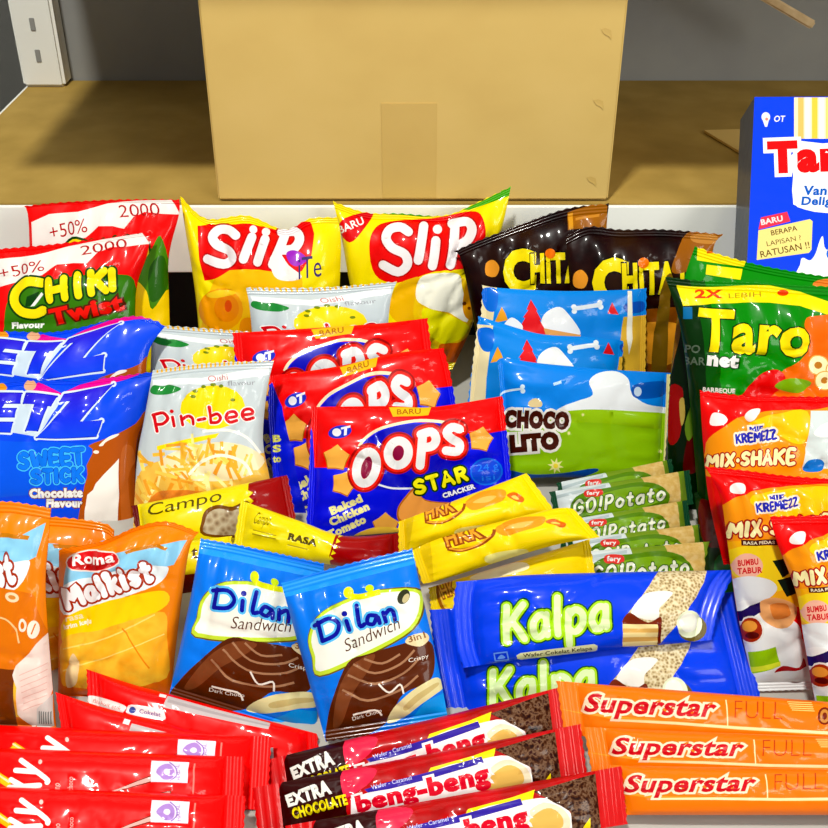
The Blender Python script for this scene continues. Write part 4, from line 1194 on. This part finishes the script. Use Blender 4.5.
def d_rib(d):
    d.at(0, 640, 4.14)
    d.S('#F4E4E0', [(362, 238), (395, 232), (510, 268), (518, 290), (490, 302), (380, 268)]); d.T('Biskuit stik', (385, 258), (500, 292), 15, '#D86A60', w=0)
    d.S('#F4E8E8', [(524, 290), (545, 268), (660, 285), (682, 305), (672, 332), (540, 308)]); d.E('#3A4A9A', 548, 290, 14); d.T('Cokelat', (575, 302), (664, 318), 17, '#8A5A9A', w=.02)
    d.P('#F4E8E8', [(662, 222), (690, 228), (686, 240), (658, 234)])
    d.at(140, 660, 4.6)
    d.P('#C4B8B8', [(128, 165), (330, 222), (600, 290), (590, 318), (320, 262), (104, 218)])
    d.P('#ACA0A2', [(132, 180), (330, 234), (598, 300), (596, 306), (325, 246), (125, 194)])
    d.P('#C8C0C4', [(545, 410), (612, 402), (616, 470), (575, 468), (548, 440)]); d.Q('#8A8A98', 560, 425, 605, 455)


pack('stick_pack', 'red stick pack with grey panel lying under the light blue chocolate pack', 'snack pack', 'red packs lying on their sides', 'rib', '#F8161A',
     dict(TL=(86, 669), TR=(318, 734), BR=(322, 800), BL=(88, 716), top=((135, 685), (169, 694)), bottom=((170, 742), (245, 772)), ends='h', seal=.05, tilt=38, yf=.380, T=.007, g=(6, .5), p=3.2, seed=63, wrinkle=.7), d_rib)


def d_rib2(d):
    d.at(0, 640, 4.14)
    d.P('#C4B8B8', [(545, 345), (740, 395), (740, 420), (530, 385)])
    d.P('#F4E8E8', [(515, 325), (540, 332), (532, 352), (506, 345)])
    for i in range(6): d.P('#F4E8E8', [(335 + i * 65, 380 + i * 5), (375 + i * 65, 383 + i * 5), (372 + i * 65, 396 + i * 5), (332 + i * 65, 392 + i * 5)])


pack('stick_pack', 'red stick pack at the foot of the orange cracker pack, edged with white dashes', 'snack pack', 'red packs lying on their sides', 'rib2', '#F8161A',
     dict(TL=(55, 692), TR=(246, 742), BR=(246, 800), BL=(66, 760), top=((120, 712),), ends='h', seal=.05, tilt=38, yf=.362, T=.006, g=(6, .5), p=3.2, seed=64, wrinkle=.7), d_rib2)


# ---- light blue chocolate sandwich packs
def d_dil(d):
    d.at(150, 520, 2.76)
    d.P('#2A98F8', [(360, 175), (560, 130), (730, 90), (735, 120), (560, 165), (365, 215)])
    d.S('#6A5A1A', [(436, 318), (475, 252), (600, 198), (735, 186), (760, 228), (728, 305), (605, 378), (468, 434), (446, 380)])
    d.S('#C4DC3A', [(438, 320), (478, 252), (600, 200), (732, 190), (754, 230), (722, 304), (602, 374), (468, 430), (448, 380)])
    d.S('#F2F2E6', [(446, 322), (482, 260), (602, 208), (726, 198), (744, 232), (714, 298), (598, 364), (470, 418), (456, 376)])
    d.L_('#E6E81A', [(540, 205), (575, 212), (635, 198)], 16); d.E('#E6F01A', 548, 200, 14, 16); d.E('#C8E01A', 606, 188, 12, 10)
    d.E('#3A3A2A', 700, 212, 16, 22, 30); d.E('#C8B888', 706, 216, 8, 14, 30)
    d.S('#5A2C18', [(545, 396), (600, 372), (690, 345), (745, 330), (780, 345), (785, 410), (765, 450), (700, 480), (670, 530), (640, 570), (560, 610), (490, 615), (488, 560), (505, 490)])
    d.S('#7A4228', [(520, 470), (560, 400), (620, 372), (600, 420), (560, 480), (530, 560), (505, 570)])
    for pts in ([(560, 400), (620, 425), (690, 400), (730, 360)], [(545, 430), (620, 455), (700, 425), (745, 380)], [(530, 470), (600, 500), (690, 470), (740, 430)], [(590, 385), (640, 398), (690, 372)]):
        d.L_('#A87858', pts, 6)
    d.L_('#F2E8DC', [(630, 455), (660, 478), (690, 455), (700, 480)], 5); d.L_('#F2E8DC', [(560, 540), (620, 525), (640, 540)], 5)
    d.T('Dark Choco', (560, 555), (640, 530), 10, '#F2E8DC', w=0); d.T('Crispy', (715, 395), (770, 380), 11, '#F2E8DC', w=0)
    d.S('#E6DAA0', [(655, 560), (672, 520), (720, 475), (780, 438), (802, 440), (808, 465), (760, 500), (700, 545)])
    d.S('#CDB878', [(700, 515), (740, 480), (790, 450), (795, 458), (750, 492), (710, 525)])
    d.S('#E8D0A0', [(705, 340), (720, 320), (760, 312), (770, 330), (745, 350)]); d.T('3in1', (715, 340), (762, 325), 18, '#8A5A2A', w=.02)
    d.K([[(464, 282), (476, 332)], [(454, 292), (492, 272), (520, 286), (512, 316), (476, 334)], [(542, 278), (550, 304)], [(570, 236), (578, 292), (592, 288)],
         [(624, 264), (604, 264), (600, 284), (617, 287), (627, 266), (634, 285)], [(643, 256), (651, 281)], [(647, 264), (661, 248), (671, 255), (676, 275)]], 12, '#12209A', (('#58B8F4', 6),))
    d.E('#12209A', 537, 258, 8)
    d.T('Sandwich', (540, 366), (690, 300), 34, '#5A2E1E', w=-.005, shear=.3)
    d.P('#1E98F0', [(760, 500), (830, 470), (840, 560), (700, 580)])


DG = 'light blue chocolate sandwich packs'
pack('biscuit_pack', 'light blue chocolate sandwich pack overlapping the other one, above the brown bars', 'snack pack', DG, 'dil', '#0A78EE',
     dict(TL=(281, 582), TR=(412, 548), BR=(449, 724), BL=(326, 742), top=((353, 562),), right=((421, 590), (437, 660)), left=((297, 640), (314, 700)), tilt=52, yf=.372, T=.012, seal=.07, seed=65), d_dil)
pack('biscuit_pack', 'light blue chocolate sandwich pack beside the orange cracker pack', 'snack pack', DG, 'dil', '#0A78EE',
     dict(TL=(201, 538), TR=(324, 563), BR=(316, 742), BL=(169, 696), top=((241, 545),), left=((190, 600),), tilt=52, yf=.400, T=.011, seal=.06, seed=66))


# ---- orange cracker packs
def d_malk(d):
    d.at(0, 470, 4.14)
    d.P('#8CCBEC', [(262, 470), (278, 395), (480, 345), (640, 318), (775, 290), (745, 345), (720, 392), (640, 412), (600, 440), (262, 560)])
    d.S('#E8F2F6', [(262, 480), (400, 440), (520, 415), (660, 395), (700, 410), (640, 480), (420, 560), (262, 600)])
    d.P('#C87A1A', [(520, 335), (700, 318), (690, 330), (525, 348)])
    d.S('#FFD21A', [(262, 620), (400, 560), (560, 520), (680, 500), (690, 560), (540, 640), (300, 720), (262, 720)])
    d.S('noise:#FFB02A,#FFC43A,#F59A1A:45', [(262, 700), (400, 670), (560, 620), (680, 590), (690, 700), (690, 860), (500, 900), (300, 900), (255, 860)])
    d.L_('#FFDA6A', [(262, 740), (440, 700), (640, 600)], 6); d.L_('#FFDA6A', [(262, 830), (460, 770), (680, 680)], 5)
    d.L_('#F08A10', [(500, 660), (620, 820)], 6)
    d.E('#F6E0D8', 385, 376, 112, 48, -3); d.E('#D81420', 385, 376, 106, 42, -3); d.E('#B80C18', 385, 392, 80, 22, -3)
    d.T('Roma', (306, 394), (470, 386), 46, WHT, w=.03)
    d.B('Malkist', (272, 588), (642, 464), 104, 25, '#F6F6F8', (('#A8341A', 9),), gap=.1)
    d.T('rasa', (270, 630), (340, 618), 26, '#F8E0B8', w=.02); d.T('krim keju', (265, 662), (372, 640), 20, '#FFF4E0', w=.04)
    d.S('#F6D8A0', [(275, 830), (300, 760), (320, 800), (318, 880), (280, 900)])


AG = 'orange layered cracker packs'
pack('cracker_pack', 'orange cracker pack with red oval emblem and white lettering in full view', 'snack pack', AG, 'malk', 'grad:#EE6E06,#F98A10,#F88408:v',
     dict(TL=(59, 549), TR=(199, 532), BR=(170, 700), BL=(58, 700), top=((104, 540), (135, 527), (167, 521)), right=((189, 550), (179, 620)), tilt=60, yf=.418, T=.014, seal=.03, seed=67, g=(3, .7)), d_malk)


def x_malk(d):
    d.at(0, 470, 4.14)
    d.S('#E2761A', [(-200, 480), (0, 490), (130, 515), (150, 560), (190, 700), (120, 780), (60, 860), (0, 900), (-300, 900)])
    d.E('#F4D8B0', 48, 528, 30, 20, 15); d.E('#D8863A', 48, 528, 16, 9, 15)
    d.L_('#F2C88A', [(-60, 610), (20, 620), (60, 660), (75, 720)], 7)
    d.E('#F6EAD8', 90, 645, 17, 28, 0); d.E('#F6EAD8', 138, 660, 27, 38, 10); d.E('#E2761A', 90, 645, 8, 16); d.L_('#E2761A', [(130, 680), (148, 635)], 6)
    d.P('#7A3A0C', [(-300, 760), (60, 830), (70, 1100), (-300, 1100)])
    d.P('#F4DFD4', [(190, 680), (150, 720), (120, 760), (60, 815), (50, 850), (70, 900), (75, 1010), (140, 1070), (200, 1000), (220, 900)])
    for i in range(7): d.L_('#E4B8AC', [(80 + i * 3, 850 + i * 24), (195, 800 + i * 26)], 3)
    d.P('#D8D4CE', [(150, 990), (215, 930), (225, 1060), (150, 1080)])
    for i in range(6): d.P('#7A7A78', [(160 + i * 10, 1000), (165 + i * 10, 996), (165 + i * 10, 1050), (160 + i * 10, 1052)])


pack('cracker_pack', 'orange cracker pack with torn white patch and brown lower half, cropped at the edge', 'snack pack', AG, 'malk', 'grad:#EE6E06,#F98A10,#F88408:v',
     dict(TL=(-68, 506), TR=(51, 508), BR=(57, 738), BL=(-66, 734), top=((0, 501), (30, 504)), right=((48, 545), (46, 600)), tilt=60, yf=.380, T=.012, seal=.05, seed=68), extra=x_malk)
pack('cracker_pack', 'orange cracker pack squeezed between two others like it', 'snack pack', AG, 'malk', 'grad:#EE6E06,#F98A10,#F88408:v',
     dict(TL=(-18, 516), TR=(114, 530), BR=(112, 715), BL=(-16, 715), top=((48, 516), (101, 522)), tilt=60, yf=.445, T=.010, seal=.05, seed=69))

pack('snack_bag', 'added dark green bag filling the dark gap beside the potato biscuit bars', 'snack bag', None, 'gap_filler', '#0E3016',  # added bag, stands in for the dark shapes in this gap
     dict(TL=(694, 492), TR=(742, 492), BR=(760, 622), BL=(712, 622), tilt=16, yf=.462, T=.006, seal=.05, seed=71),
     lambda d: d.S('#5A1A10', [(700, 500), (730, 500), (735, 540), (705, 545)]).S('#1C5A2A', [(715, 560), (735, 555), (740, 590), (720, 600)]))

for l in LOW: print('LOW', l)
